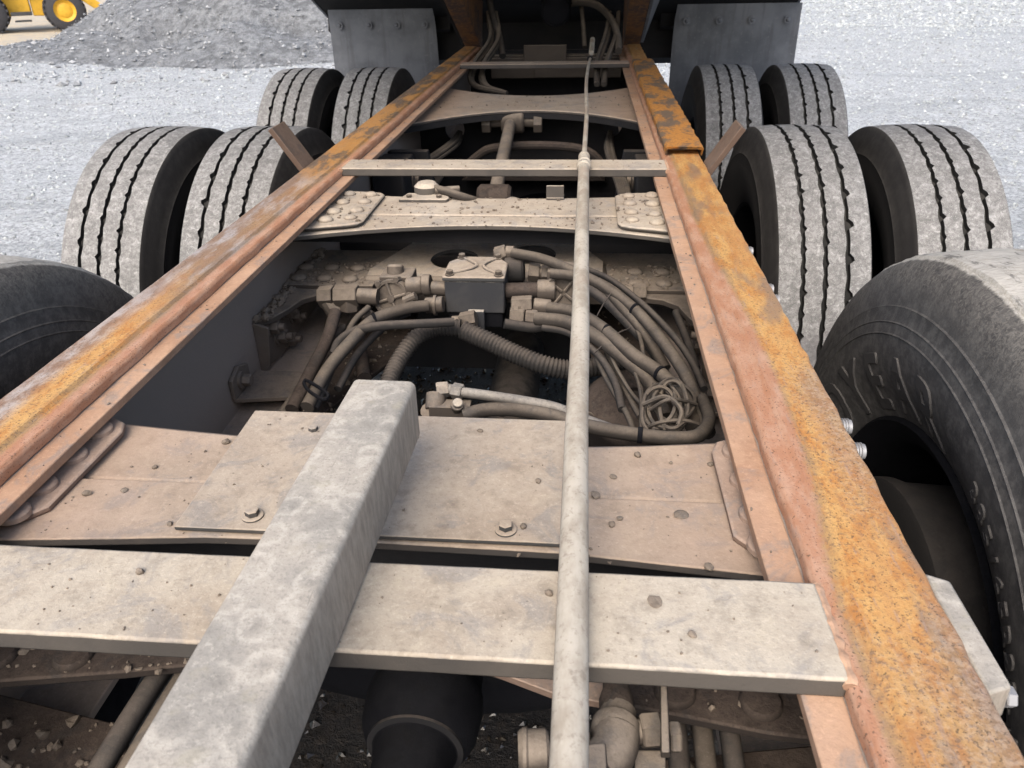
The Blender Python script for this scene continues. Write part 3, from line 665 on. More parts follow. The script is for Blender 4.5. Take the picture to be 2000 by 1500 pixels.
# --------------- air valves on the middle of the frame
YV = 1.27
blk = MB(); p = P(927, 590, y=YV)
zt = P(927, 550, y=YV).z; zb = P(927, 612, y=YV).z; x0, x1 = P(869, 580, y=YV).x, P(985, 580, y=YV).x
rv = part("relay_valve", MB().box(((x0+x1)/2, YV+.05, (zt+zb)/2), (x1-x0, .10, zt-zb)), m_valved, T, .003)
part("valve_cover", MB().prism([(x0-.003, YV-.003), (x1+.002, YV-.003), (x1+.001, YV+.07), (x1-.02, YV+.103), (x0+.02, YV+.103), (x0-.002, YV+.075)], zt, zt+.010, 'z'), m_plate, rv, .003)
part("cover_rib", MB().tube([(x0+.01, YV+.01, zt+.010), ((x0+x1)/2, YV+.045, zt+.013), (x0+.02, YV+.095, zt+.010)], .003, 8, 4).tube([(x1-.01, YV+.01, zt+.010), ((x0+x1)/2+.012, YV+.045, zt+.013), (x1-.02, YV+.095, zt+.010)], .003, 8, 4), m_plate, rv)
for (x, y) in ((x0+.010, YV+.006), (x1-.010, YV+.006), (x0+.02, YV+.092), (x1-.02, YV+.092)):
    part("bolt", MB().cyl((x, y, zt+.0095), (x, y, zt+.012), .0085, 16).hexnut((x, y, zt+.012), (x, y, zt+.019), .0065), m_valve, rv)
part("valve_base", MB().box(((x0+x1)/2, YV+.045, zb-.016), ((x1-x0)*.92, .08, .030)), m_black, rv, .003)
part("valve_bracket", MB().box((P(930, 625, y=YV-.012).x, YV-.008, zb-.018), (.030, .012, .055)), m_valved, rv, .002)
def C2(px0, py0, px1, py1, y0, r, y1=None, n=16, ch=.0015):
    return (P(px0, py0, y=y0), P(px1, py1, y=y1 or y0), r, n, ch)
# left relay: round face with four spokes
lv = P(765, 583, y=YV+.01)
lr = part("round_valve", MB().lathe(lv, (-.12, -1, .30), [(-.06, .026), (-.045, .034), (-.004, .036), (.004, .034), (.004, .029), (-.002, .028), (-.002, .001)], 28), m_valve, T)
sp = MB(); u, v, d = frame_of((-.12, -1, .30))
for k in range(4):
    a = R_(20+k*90); q = u*math.cos(a)+v*math.sin(a); sp.cyl(lv+d*.001+q*.004, lv+d*.002+q*.030, .0032, 8)
sp.cyl(lv-d*.002, lv+d*.006, .007, 12); part("face_spokes", sp, m_valve, lr)
for k in range(6):
    a = R_(15+k*60); q = u*math.cos(a)+v*math.sin(a); part("bolt", MB().hexnut(lv-d*.012+q*.036, lv+d*.006+q*.036, .0062), m_valve, lr)
part("valve_body", MB().box(lv+Vector((.005, .045, .012)), (.06, .05, .045)).cyl(lv+Vector((0, .04, .02)), lv+Vector((0, .05, .048)), .016, 12, .003), m_valve, lr, .004)
fit = MB(); fit.cyl(*C2(795, 560, 826, 557, YV+.02, .0165)); fit.cyl(*C2(826, 557, 842, 556, YV+.02, .0195)); fit.cyl(*C2(842, 562, 872, 565, YV+.02, .0125)); part("pipe_coupling", fit, m_valve, lr)
fit = MB(); fit.hexnut(P(655, 578, y=YV), P(700, 577, y=YV), .021); fit.cyl(P(700, 578, y=YV), P(738, 580, y=YV), .015, 12); fit.hexnut(P(682, 582, y=YV), P(684, 608, y=YV-.005), .018); part("tee_fitting", fit, m_valve, lr)
fit = MB(); fit.hexnut(P(624, 580, y=YV), P(652, 578, y=YV), .020); fit.cyl(P(636, 582, y=YV), P(655, 612, y=YV-.01), .015, 10); part("elbow_fitting", fit, m_valve, lr)
part("small_fitting", MB().hexnut(P(722, 605, y=YV-.005), P(714, 622, y=YV-.012), .010), m_valve, lr)
part("small_fitting", MB().cyl(P(790, 588, y=YV), P(812, 578, y=YV), .008, 10), m_valve, lr)
# right relay
rvp = P(1100, 572, y=YV+.02)
rr_ = part("round_valve", MB().lathe(rvp, (.10, -1, .30), [(-.06, .024), (-.045, .033), (-.004, .035), (.004, .033), (.004, .028), (-.002, .027), (-.002, .001)], 28), m_valve, T)
part("valve_body", MB().box(rvp+Vector((0, .045, .012)), (.06, .05, .045)), m_valve, rr_, .004)
u, v, d = frame_of((.10, -1, .30)); sp = MB()
for k in range(4):
    a = R_(50+k*90); q = u*math.cos(a)+v*math.sin(a); sp.cyl(rvp+d*.001+q*.004, rvp+d*.002+q*.030, .0032, 8)
part("face_spokes", sp, m_valve, rr_)
for k in range(5):
    a = R_(5+k*72); q = u*math.cos(a)+v*math.sin(a); part("bolt", MB().hexnut(rvp-d*.012+q*.035, rvp+d*.006+q*.035, .006), m_valve, rr_)
fit = MB(); fit.cyl(*C2(988, 568, 1052, 567, YV+.025, .0145)); part("pipe_coupling", fit, m_rubbrown, rr_)
fit = MB(); fit.cyl(*C2(1050, 567, 1085, 567, YV+.025, .0195)); part("pipe_coupling", fit, m_valve, rr_)
fit = MB(); fit.cyl(P(985, 528, y=YV+.09), P(1024, 526, y=YV+.09), .024, 20, .004); part("rubber_muff", fit, m_hosed, rr_)
fit = MB(); fit.hexnut(P(1032, 531, y=YV+.08), P(1054, 533, y=YV+.08), .018); fit.cyl(P(1052, 533, y=YV+.08), P(1060, 533, y=YV+.08), .013, 12); fit.hexnut(P(1058, 534, y=YV+.08), P(1076, 535, y=YV+.08), .016); part("hose_fitting", fit, m_valve, rr_)
fit = MB(); fit.hexnut(P(968, 500, y=YV+.11), P(990, 494, y=YV+.11), .017); fit.cyl(P(988, 494, y=YV+.11), P(1004, 494, y=YV+.11), .0135, 12, .001); fit.cyl(P(974, 500, y=YV+.11), P(975, 520, y=YV+.10), .011, 12); part("elbow_fitting", fit, m_valve, rr_)
fit = MB(); fit.hexnut(P(1236, 573, y=YV+.1), P(1262, 573, y=YV+.1), .020); fit.cyl(P(1200, 570, y=YV+.1), P(1236, 572, y=YV+.1), .013, 12); part("hose_fitting", fit, m_valve, rr_)
fit = MB(); fit.hexnut(P(1000, 598, y=YV-.01), P(1040, 596, y=YV-.01), .018); fit.cyl(P(1042, 597, y=YV-.01), P(1075, 601, y=YV-.01), .0145, 14, .001); part("hose_fitting", fit, m_valve, rr_)
fit = MB(); fit.hexnut(P(996, 618, y=YV-.03), P(1024, 620, y=YV-.03), .017); fit.hexnut(P(1026, 620, y=YV-.03), P(1049, 622, y=YV-.03), .0155); fit.cyl(P(1008, 600, y=YV-.02), P(1008, 620, y=YV-.03), .011, 10); part("elbow_fitting", fit, m_valve, rr_)
fit = MB(); fit.hexnut(P(900, 628, y=YV-.04), P(930, 622, y=YV-.04), .016); fit.cyl(P(884, 629, y=YV-.04), P(900, 628, y=YV-.04), .011, 12); part("elbow_fitting", fit, m_valve, rv)
fit = MB(); fit.cyl(P(832, 597, y=YV-.02), P(866, 594, y=YV-.02), .0145, 14, .001); fit.cyl(P(848, 596, y=YV-.02), P(853, 596, y=YV-.02), .0185, 14); part("hose_clamp", fit, m_valve, rv)

# --------------- hoses: (px, py, height) traced down from the valves
def hose(pts, r, mat=m_hose, name="air_hose", n=14, parent=None):
    return part(name, MB().tube([P(a, b, z=c) for a, b, c in pts], r, n, 7), mat, parent or T)
hose([(1002, 494, .985), (1060, 506, .985), (1120, 530, .975), (1180, 560, .965), (1240, 605, .955), (1295, 668, .945), (1340, 735, .935), (1358, 790, .93), (1352, 835, .93)], .0095)
hose([(1074, 534, .975), (1125, 540, .97), (1170, 556, .96), (1215, 600, .95), (1262, 655, .93), (1300, 720, .90)], .009)
hose([(1145, 560, .955), (1185, 590, .945), (1235, 640, .93), (1275, 685, .91), (1300, 735, .88)], .009, m_hosed)
hose([(1072, 601, .94), (1125, 611, .945), (1175, 640, .95), (1235, 692, .945), (1290, 730, .935), (1340, 778, .93), (1372, 815, .93), (1382, 845, .93)], .0105)
hose([(1047, 622, .935), (1110, 630, .94), (1170, 662, .94), (1235, 712, .93), (1280, 760, .91), (1300, 815, .89)], .0115)
hose([(836, 597, .93), (790, 603, .93), (730, 625, .925), (685, 668, .915), (640, 722, .90), (600, 795, .88)], .0105)
hose([(886, 629, .925), (830, 632, .93), (740, 637, .93), (690, 648, .92), (662, 668, .905), (652, 690, .89)], .0078, m_hosed)
hose([(655, 610, .91), (640, 660, .89), (610, 720, .87), (570, 800, .85)], .011, m_rubbrown)
hose([(690, 640, .88), (650, 700, .86), (622, 760, .85), (600, 810, .84)], .009)
hose([(670, 640, .87), (620, 700, .86), (585, 760, .85), (550, 810, .84)], .008, m_hose)
hose([(1165, 700, .90), (1190, 750, .90), (1225, 810, .90), (1240, 850, .90)], .0045)
hose([(1185, 690, .90), (1215, 750, .90), (1250, 815, .90)], .0045)
hose([(1205, 660, .90), (1240, 720, .905), (1255, 780, .91), (1250, 850, .91)], .003)
hose([(700, 660, .80), (712, 740, .80)], .013, m_rubbrown, "drain_pipe")
# zip tie round the left bundle
part("zip_tie", MB().tube([P(x, y, z=.905) for x, y in ((596, 742), (615, 752), (640, 770), (632, 780), (605, 765), (594, 750), (596, 742))], .0028, 6, 4), m_black, T)
# wires zip tied to the hoses near the valves
hose([(1155, 640, .95), (1175, 600, .955), (1195, 570, .965)], .0011, m_hosed, "wire")
hose([(1160, 690, .93), (1200, 655, .95), (1232, 640, .95)], .0011, m_hosed, "wire")
for q, rad, mt in (([(1130, 520, .965), (1190, 545, .96), (1250, 590, .955), (1310, 650, .945), (1350, 705, .93), (1375, 760, .92)], .0055, m_hosed), ([(1060, 640, .925), (1110, 650, .925), (1165, 690, .92), (1200, 745, .91), (1215, 800, .90)], .006, m_hosed),
        ([(720, 600, .915), (690, 630, .905), (668, 680, .89), (640, 740, .875), (615, 800, .865)], .0055, m_hose), ([(800, 610, .915), (760, 630, .905), (700, 690, .88), (660, 760, .86)], .0065, m_hosed), ([(985, 632, .91), (1040, 640, .90), (1085, 632, .91)], .009, m_hosed),
        ([(1225, 600, .94), (1250, 660, .93), (1262, 720, .92), (1290, 770, .92)], .0035, m_hose), ([(1175, 640, .93), (1195, 700, .92), (1228, 760, .91), (1262, 800, .92)], .003, m_hose), ([(1320, 610, .90), (1340, 660, .89), (1360, 720, .88)], .007, m_hosed)):
    hose(q, rad, mt)
def clamp(px, py, z, r, d):
    p = P(px, py, z=z); part("hose_tie", MB().lathe(p-Vector(d).normalized()*.003, d, [(0, r), (.0005, r+.0012), (.0055, r+.0012), (.006, r)], 16), m_black, T)
clamp(1240, 605, .955, .0098, (.5, -.5, -.1)); clamp(1185, 648, .949, .0108, (.6, -.4, 0)); clamp(1290, 730, .935, .0108, (.5, -.6, 0)); clamp(730, 625, .925, .0108, (-.7, -.4, 0)); clamp(1130, 533, .974, .0098, (.8, -.4, -.1))
clamp(1120, 853-45, .991, .0088, (.9, -.2, 0)); clamp(1250, 850, .975, .0088, (1, -.1, 0))
# ribbed conduit
def conduit(pts, r=.0155):
    q = [P(a, b, z=c) for a, b, c in pts]
    return part("ribbed_conduit", MB().tube(q, r, 12, 8, rf=(.0017, lambda i: r*(1.0 if i % 4 < 2 else .86))), m_hosed, T, sharp=80)
conduit([(900, 640, .90), (850, 640, .90), (812, 660, .89), (785, 695, .87), (762, 740, .85), (750, 790, .83)])
conduit([(905, 645, .895), (950, 665, .885), (1010, 693, .87), (1060, 712, .86), (1110, 722, .85), (1165, 716, .85), (1220, 708, .85)], .0172)
# hoses and fittings just behind crossmember A
fit = MB(); fit.cyl(P(850, 800, z=.985), P(852, 768, z=1.0), .0125, 14, .001); fit.cyl(P(838, 802, z=.985), P(846, 812, z=.97), .011, 12); ef = part("elbow_fitting", fit, m_valve, T)
fit = MB(); fit.hexnut(P(852, 762, z=1.005), P(876, 760, z=1.005), .0095); part("elbow_body", fit, m_plate, ef)
fit = MB(); fit.hexnut(P(884, 762, z=1.005), P(904, 766, z=1.005), .0098); fit.cyl(P(872, 760, z=1.005), P(884, 762, z=1.005), .007, 12); part("hose_nut", fit, m_greyhose, ef)
fit = MB(); fit.box(P(880, 800, z=.985), (.05, .02, .018)); fit.cyl(P(893, 800, z=.985), P(893, 790, z=1.0), .008, 12); part("clamp_block", fit, m_valve, ef, .001)
part("clamp_screw", MB().cyl(P(894, 789, z=1.0), P(894, 786, z=1.004), .0062, 14, .001), m_bar, ef)
hose([(904, 766, 1.005), (955, 773, 1.005), (1020, 783, 1.0), (1085, 796, .995), (1150, 822, .985), (1200, 840, .97)], .0064, m_greyhose)
hose([(905, 812, .985), (945, 801, .99), (1000, 800, .992), (1070, 810, .99), (1150, 833, .985), (1250, 850, .975), (1320, 856, .97), (1365, 850, .965), (1385, 820, .955), (1372, 780, .94)], .0085)
hose([(905, 816, .98), (930, 800, .985), (985, 812, .985)], .0022, m_hose, "wire")
# coil of thin wire
rr = random.Random(8)
for k in range(9):
    cx, cy = 1302+rr.uniform(-14, 14), 795+rr.uniform(-16, 16); ra, rb = rr.uniform(24, 46), rr.uniform(26, 52); ph = rr.uniform(0, 6.28); z0 = .955+rr.uniform(-.012, .012)
    pts_ = [(cx+ra*math.cos(ph+t*.62)*(1+.1*math.sin(t*1.3+k)), cy+rb*math.sin(ph+t*.62), z0+.010*math.sin(t*.9+k)) for t in range(11)]
    hose(pts_, .0026, m_hose, "coiled_wire", 7)
for q in ([(1255, 840, .95), (1290, 825, .97), (1340, 822, .97), (1385, 838, .95)], [(1262, 842, .95), (1310, 815, .975), (1318, 770, .965), (1300, 740, .95)], [(1270, 800, .965), (1310, 780, .985), (1360, 790, .96)],
          [(1228, 700, .92), (1250, 760, .93), (1252, 845, .94)]):
    hose(q, .0026, m_hose, "coiled_wire", 7)
for q in ([(1255, 790, .97), (1300, 775, .985), (1330, 800, .98), (1325, 830, .97)],): hose(q, .003, m_hose, "coiled_wire", 7)
# brake chamber lying below the coil
bc = P(1235, 800, z=.80)
part("brake_chamber", MB().lathe(bc, (.15, -.35, 1), [(-.12, .06), (-.02, .075), (-.005, .082), (.005, .082), (.02, .072), (.034, .05), (.036, .018), (.030, .016), (.030, .002)], 32), m_rubbrown, T)
part("push_rod", MB().cyl(P(1150, 822, z=.80), P(1195, 785, z=.78), .014, 12), m_valve, T)

# --------------- driveline
part("drive_shaft", MB().lathe((.03, .95, .60), (0, 1, -.02), [(0, .05), (.02, .056), (1.1, .056), (1.14, .045), (1.3, .045)], 28), m_dark, T)
ds = part("carrier_brake", MB().lathe((-.012, .2, .62), (0, 1, 0), [(0, .045), (.36, .047), (.385, .052), (.395, .064), (.415, .0735), (.45, .0765), (.468, .0745), (.475, .070), (.56, .070), (.565, .073), (.58, .073), (.585, .069), (.72, .068), (.74, .05)], 48), m_black, T)
part("seal_ring", MB().lathe((-.012, .2, .62), (0, 1, 0), [(.386, .053), (.388, .060), (.398, .0605), (.400, .056)], 48), m_dark, ds)
part("carrier_bracket", MB().prism([(-.16, .60), (-.10, .55), (.09, .55), (.16, .62), (.11, .70), (.08, .69), (-.10, .69), (-.13, .70)], .80, .83, 'y'), m_black, T, .003)
part('near_brace', MB().prism([(p.x, p.y) for p in (P(900, 1285, z=.97), P(1085, 1355, z=.97), P(1215, 1378, z=.97), P(1240, 1290, z=.97))], .962, .970, 'z'), m_gusset, cm, .001)
for yc in (YB, YC):
    part("axle_housing", MB().lathe((-.95, yc, .515), (1, 0, 0), [(0, .062), (.62, .066), (.74, .13), (.84, .20), (.98, .22), (1.12, .20), (1.22, .13), (1.34, .066), (1.9, .062)], 24), m_black, T)
for s in (-1, 1):
    part("walking_beam", MB().prism([(2.05, .40), (2.5, .44), (2.8, .33), (3.2, .33), (3.45, .44), (3.9, .40), (3.9, .54), (3.4, .62), (3.0, .58), (2.55, .62), (2.05, .54)], s*.50, s*.57, 'x'), m_black, T, .004)
    for yc in (YB-.20, YC-.2):
        part("brake_chamber", MB().lathe((s*.50, yc-.02, .70), (0, -.4, .5), [(-.1, .07), (-.01, .085), (.01, .085), (.10, .08), (.12, .05)], 20), m_black, T)
# trunnion wall with lightening holes, between crossmembers B and C
wl = [(-.412, .45), (.412, .45), (.412, .995), (-.412, .995)]
hl, hr_ = P(888, 252, y=2.80), P(1196, 243, y=2.80)
me = plate_mesh("trunnion_wall", wl, [(hl.x, hl.z, .035, .04), (hr_.x, hr_.z, .035, .04), (.03, .60, .16, .10)], .012)
me.transform(Matrix.Translation((0, 2.80, 0)) @ Matrix.Rotation(R_(90), 4, 'X')); tw = link("trunnion_wall", me, m_dark, T)
part("wall_flange", MB().prism([(-.25, .78), (.25, .78), (.22, .80), (-.22, .80)], 2.66, 2.793, 'y'), m_rubbrown, tw, .002)
for s in (-1, 1):
    part("trunnion_bracket", MB().prism([(s*.41, .62), (s*.30, .62), (s*.26, .74), (s*.29, .96), (s*.41, .96)], 2.30, 2.33, 'y'), m_dark, T, .003)
    part("spring_tower", MB().box((s*.36, 2.15, .82), (.09, .16, .30)), m_dark, T, .006)
    part("tower_bolt", MB().lathe((s*.318, 2.20, .90), (-s, 0, 0), [(0, .03), (.006, .03), (.01, .018), (.02, .017)], 16), m_valve, T)
part('wall_arch', MB().tube([P(x, y, y=2.55) for x, y in ((905, 330), (935, 303), (965, 289), (1050, 284), (1130, 290), (1165, 308), (1180, 335))], .014, 10, 6), m_rubbrown, tw)
# torque rod
ta, tb2 = P(998, 236, y=2.66), P(966, 384, y=2.02)
tr = part("torque_rod", MB().tube([ta, tb2], .0195, 16, 1, spline=False), m_valve, T)
part("rod_eye", MB().cyl(ta+Vector((-.03, -.01, .0)), ta+Vector((.045, -.01, 0)), .038, 20, .006), m_valve, tr)
for s in (-1, 1):
    part("eye_bolt", MB().cyl(ta+Vector((s*.03+.005, -.01, -.002)), ta+Vector((s*.085+.005, -.01, -.004)), .016, 12).hexnut(ta+Vector((s*.072+.005, -.012, -.006)), ta+Vector((s*.10+.005, -.012, -.006)), .030), m_valve, tr)
part("rod_eye", MB().cyl(tb2+Vector((-.045, 0, -.01)), tb2+Vector((.045, 0, -.01)), .042, 20, .008), m_rubbrown, tr)
part("grease_dome", MB().lathe(P(1001, 405, y=1.98), (0, 0, 1), [(-.05, .035), (0, .034), (.02, .022), (.026, .008)], 18), m_crossb, T)
# wire looms through the holes
rr = random.Random(4)
for k in range(6):
    d = rr.uniform(-8, 8); e = rr.uniform(-6, 6)
    part("wire_loom", MB().tube([P(1192+d*.5, 262+e, y=2.79), P(1190+d, 290+e, y=2.6), P(1200+d, 325, y=2.35), P(1215+d*1.4, 360, y=2.1), P(1222+d, 395, y=1.9)], .0065, 8), m_hose, T)
    part("wire_loom", MB().tube([P(898+d*.5, 262+e, y=2.79), P(888+d, 278+e, y=2.65), P(860+d, 300+e, y=2.5), P(815+d, 328+e, y=2.35), P(770, 350+e, y=2.2)], .0065, 8), m_hose, T)
for k in range(7):
    d = rr.uniform(-12, 12); e = rr.uniform(-8, 8)
    part("wire_loom", MB().tube([P(1200+d, 30+e, y=4.0), P(1192+d*1.3, 75+e, y=3.85), P(1175+d*1.2, 125+e, y=3.6), P(1172+d, 165, y=3.3)], .009, 8), m_hose, T)
    part("wire_loom", MB().tube([P(960+d, 30+e, y=4.0), P(965+d, 80+e, y=3.85), P(935+d*1.2, 130+e, y=3.6), P(935+d*1.6, 165, y=3.4), P(990, 182, y=3.3)], .009, 8), m_hose, T)
part("hydraulic_hose", MB().tube([P(1082, 34, y=4.0), P(1110, 8, y=3.95), P(1160, 8, y=3.9), P(1192, 35, y=3.9), P(1206, 70, y=3.85), P(1208, 100, y=3.7)], .016, 12), m_hose, T)
part("hydraulic_hose", MB().tube([P(955, -10, y=4.0), P(962, 30, y=3.95), P(975, 70, y=3.9), P(982, 110, y=3.8)], .016, 12), m_hosed, T)
part("hydraulic_hose", MB().tube([P(1135, 10, y=4.0), P(1140, 60, y=3.95), P(1142, 92, y=3.9)], .011, 12), m_hose, T)
# tail plate and end crossmember
tp_ = part("tail_crossmember", MB().box((.03, 3.93, .99), (.62, .03, .09)).box((.03, 3.965, 1.04), (.74, .06, .01)), m_valve, T, .003)
part("tail_bracket", MB().box((-.02, 3.90, 1.055), (.20, .012, .075)), m_valve, tp_, .002)
part("tail_bracket", MB().box((.05, 3.902, .985), (.24, .012, .07)), m_valve, tp_, .002)
part("end_plate", MB().box((0, 4.12, .80), (.82, .012, .50)), m_dark, T)
part("hoist_block", MB().lathe((.03, 3.92, 1.24), (0, -1, 0), [(0, .06), (.05, .07), (.08, .06), (.10, .03)], 16).box((.03, 3.95, 1.31), (.14, .08, .1)), m_black, T, .004)

# --------------- body guides, studs and brackets outside the rails
for s in (-1, 1):
    Mr = Matrix.Rotation(s*R_(33), 3, 'Y')
    gd = MB().box((s*.464, 1.69, 1.098), (.012, .078, .125), Mr)
    part("body_guide", gd, m_guide, T, .0015)
for (y, z) in ((.684, 1.045), (.640, 1.045), (1.02, 1.04), (1.06, 1.04), (1.22, 1.04)):
    st = MB(); n = 40
    st.lathe((.4215, y, z), (1, 0, 0), [(.0, .0088)]+[(.002+.027*k/n, .0088 if k % 4 < 2 else .0074) for k in range(n)]+[(.030, .0074)], 14)
    part("threaded_stud", st, m_zinc, T, sharp=28)
part("edge_bracket", MB().hexa([(.434, .345, 1.035), (.4535, .352, 1.035), (.4535, .447, 1.045), (.434, .452, 1.045), (.434, .345, 1.0645), (.4515, .352, 1.0640), (.4505, .445, 1.0640), (.434, .452, 1.0645)]), m_tube, T, .002)
part("bracket_bolt", MB().hexnut((.4545, .36, 1.045), (.461, .36, 1.045), .007), m_zinc, T)

# --------------- under the near bar
nf = [(-.411, .40), (-.33, .405), (-.27, .415), (-.21, .425), (-.15, .437), (-.09, .455), (-.09, .475), (-.411, .475)]
for s in (-1, 1):
    part("near_gusset", MB().prism([(s*-1*a, b) for a, b in nf], .925, .935, 'z'), m_rubbrown, cm, .002)
    for (x, y) in ((-.262, .438), (-.33, .432), (-.38, .43)): inst("rivet", RV_D, cm, (s*-1*x, y, .9351))
    part("near_shelf", MB().prism([(s*.411, -.1), (s*.20, -.1), (s*.20, .36), (s*.24, .44), (s*.411, .47)], .83, .84, 'z'), m_rubbrown, cm, .002)
part("near_nut", MB().lathe((-.30, .33, .895), (.9, -.4, .2), [(0, .017), (.012, .017), (.012, .014), (.026, .014), (.028, .011)], 20), m_rubbrown, T)
for k, dx in enumerate((0, .024, .05)):
    part("air_hose", MB().tube([(-.19+dx, .52, .90), (-.20+dx, .44, .90), (-.215+dx, .33, .88), (-.225+dx, .20, .86)], .010-.001*k, 14), m_hosed if k != 1 else m_hose, T)
for k, dx in enumerate((0, .022, .045)):
    part("air_hose", MB().tube([(.27+dx, .52, .88), (.268+dx, .42, .88), (.266+dx, .30, .86), (.265+dx, .20, .84)], .009, 14), m_hosed if k != 1 else m_hose, T)
# brass looking fittings at the near end of the pipe
fit = MB(); fit.cyl(P(1012, 1468, z=.99), P(1072, 1466, z=.99), .0145, 18, .002); fit.cyl(P(1016, 1468, z=.99), P(1034, 1468, z=.99), .0158, 18, .002); fit.cyl(P(1130, 1468, z=.99), P(1150, 1470, z=.99), .013, 16); nf_ = part("pipe_union", fit, m_valve, T)
fit = MB(); fit.hexa([P(1140, 1462, z=1.0), P(1185, 1455, z=1.0), P(1190, 1530, z=1.0), P(1140, 1530, z=1.0)][::-1]+[P(1140, 1455, z=1.012), P(1182, 1450, z=1.012), P(1186, 1525, z=1.012), P(1140, 1525, z=1.012)][::-1])
fit.tube([P(1165, 1500, z=.99), P(1195, 1470, z=.99), P(1205, 1430, z=.99)], .0165, 16, 6); fit.lathe(P(1198, 1450, z=.99), P(1207, 1395, z=.985)-P(1198, 1450, z=.99), [(0, .0135), (.006, .0175), (.016, .0175), (.018, .0135), (.03, .0135)], 18)
part("elbow_body", fit, m_valve, nf_, .001)
br = part("hose_bracket", MB().hexa([P(1288, 1335, z=.985), P(1304, 1335, z=.985), P(1310, 1480, z=.985), P(1290, 1480, z=.985), P(1290, 1325, z=1.02), P(1302, 1325, z=1.02), P(1308, 1470, z=1.02), P(1292, 1470, z=1.02)]), m_valve, T, .001)
fit = MB(); fit.cyl(P(1232, 1430, z=.985), P(1256, 1428, z=.985), .0085, 14); fit.hexnut(P(1250, 1428, z=.985), P(1290, 1425, z=.985), .0125); fit.hexnut(P(1306, 1440, z=.985), P(1328, 1440, z=.985), .011); part("bulkhead_fitting", fit, m_valve, br)
part("bracket_foot", MB().hexa([P(1240, 1470, z=.96), P(1300, 1470, z=.96), P(1300, 1510, z=.96), P(1240, 1510, z=.96)][::-1]+[P(1240, 1465, z=.975), P(1300, 1465, z=.975), P(1300, 1505, z=.975), P(1240, 1505, z=.975)][::-1]), m_valve, br, .001)
part("hose_fitting", MB().lathe(P(1205, 1390, z=.985), P(1203, 1330, z=.985)-P(1205, 1390, z=.985), [(0, .013), (.01, .013), (.02, .010), (.035, .010)], 14), m_rubbrown, nf_)

# --------------- wheels
def tyre_mesh():
    N = 360; HW = .110
    def crown(x): return .5165-.0045*(x/HW)**2
    side_in = [(-.100, .288), (-.112, .300), (-.122, .330), (-.1335, .372), (-.1365, .405), (-.1340, .432), (-.1355, .436), (-.1330, .440), (-.128, .462), (-.1205, .484), (-.1160, .497), (-.1135, .506)]
    side_out = [(-x, r) for x, r in side_in][::-1]
    V = []; NP = None; kinds = None; rt = random.Random(12); amp = [[rt.uniform(.55, 1.2) for _ in range(60)] for _ in range(3)]
    for k in range(N):
        a = 2*math.pi*k/N; prof = list(side_in); kd = [0]*len(side_in)
        prof.append((-HW, crown(HW)-.0012)); kd.append(1)
        for gi, (xg, per) in enumerate(((-.053, 60), (0.0, 60), (.054, 36))):
            f = (k/N*per+gi*.37) % 1.0; wv = .0048*(abs(math.sin(math.pi*f))-.6)+rt.uniform(-.0006, .0006)
            sp_ = max(0, 1-abs(f-.5)/(.17 if per > 40 else .12))**.8*(.0085 if per > 40 else .0150)*amp[gi][int(k/N*per+gi*.37) % 60]
            hw = .0052
            L, Rr = xg-hw-wv*.9, xg+hw-wv*.5+sp_
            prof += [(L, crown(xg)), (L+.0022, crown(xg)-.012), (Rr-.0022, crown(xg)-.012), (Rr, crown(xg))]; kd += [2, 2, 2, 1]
        prof.append((HW, crown(HW)-.0012)); kd.append(0)
        prof += side_out; kd += [0]*len(side_out)
        NP = len(prof); kinds = kd
        for x, r in prof: V.append((x, r*math.cos(a), r*math.sin(a)))
    F = []; MI = []
    for k in range(N):
        k2 = (k+1) % N
        for i in range(NP-1):
            F.append((k*NP+i, k2*NP+i, k2*NP+i+1, k*NP+i+1))
            ki = kinds[i]; MI.append({0: 0, 1: 1, 2: 2}[ki])
    me = bpy.data.meshes.new("tyre"); me.from_pydata(V, [], F)
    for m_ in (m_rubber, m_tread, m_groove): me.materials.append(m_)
    me.polygons.foreach_set("material_index", MI)
    for p in me.polygons: p.use_smooth = True
    bm = bmesh.new(); bm.from_mesh(me); bmesh.ops.recalc_face_normals(bm, faces=bm.faces[:]); bm.to_mesh(me); bm.free()
    me.set_sharp_from_angle(angle=R_(32)); return me
def lathe_x(name, prof, n, mat, sharp=30):
    mb = MB(); mb.lathe((0, 0, 0), (1, 0, 0), prof, n, cap=False); me = mb.mesh(name, sharp); me.materials.append(mat); return me
TY = tyre_mesh()
RIM = lathe_x("wheel", [(-.105, .286), (-.108, .300), (-.098, .302), (-.09, .284), (-.05, .262), (.05, .262), (.09, .284), (.098, .302), (.108, .300), (.105, .286), (.06, .255), (.055, .10), (.05, .10), (.05, .25), (-.04, .25), (-.09, .275), (-.105, .286)], 48, m_black)
def wheel(x, y, z, side, k):
    o = link("wheel", RIM, None, T, (x, y, z), (random.uniform(0, 6.28), 0, 0 if side > 0 else math.pi))
    link("tyre", TY, None, o)
for yc in (YB, YC):
    for s in (-1, 1):
        for xx in (.772, 1.103):
            wheel(s*xx, yc, .513, s, 0)
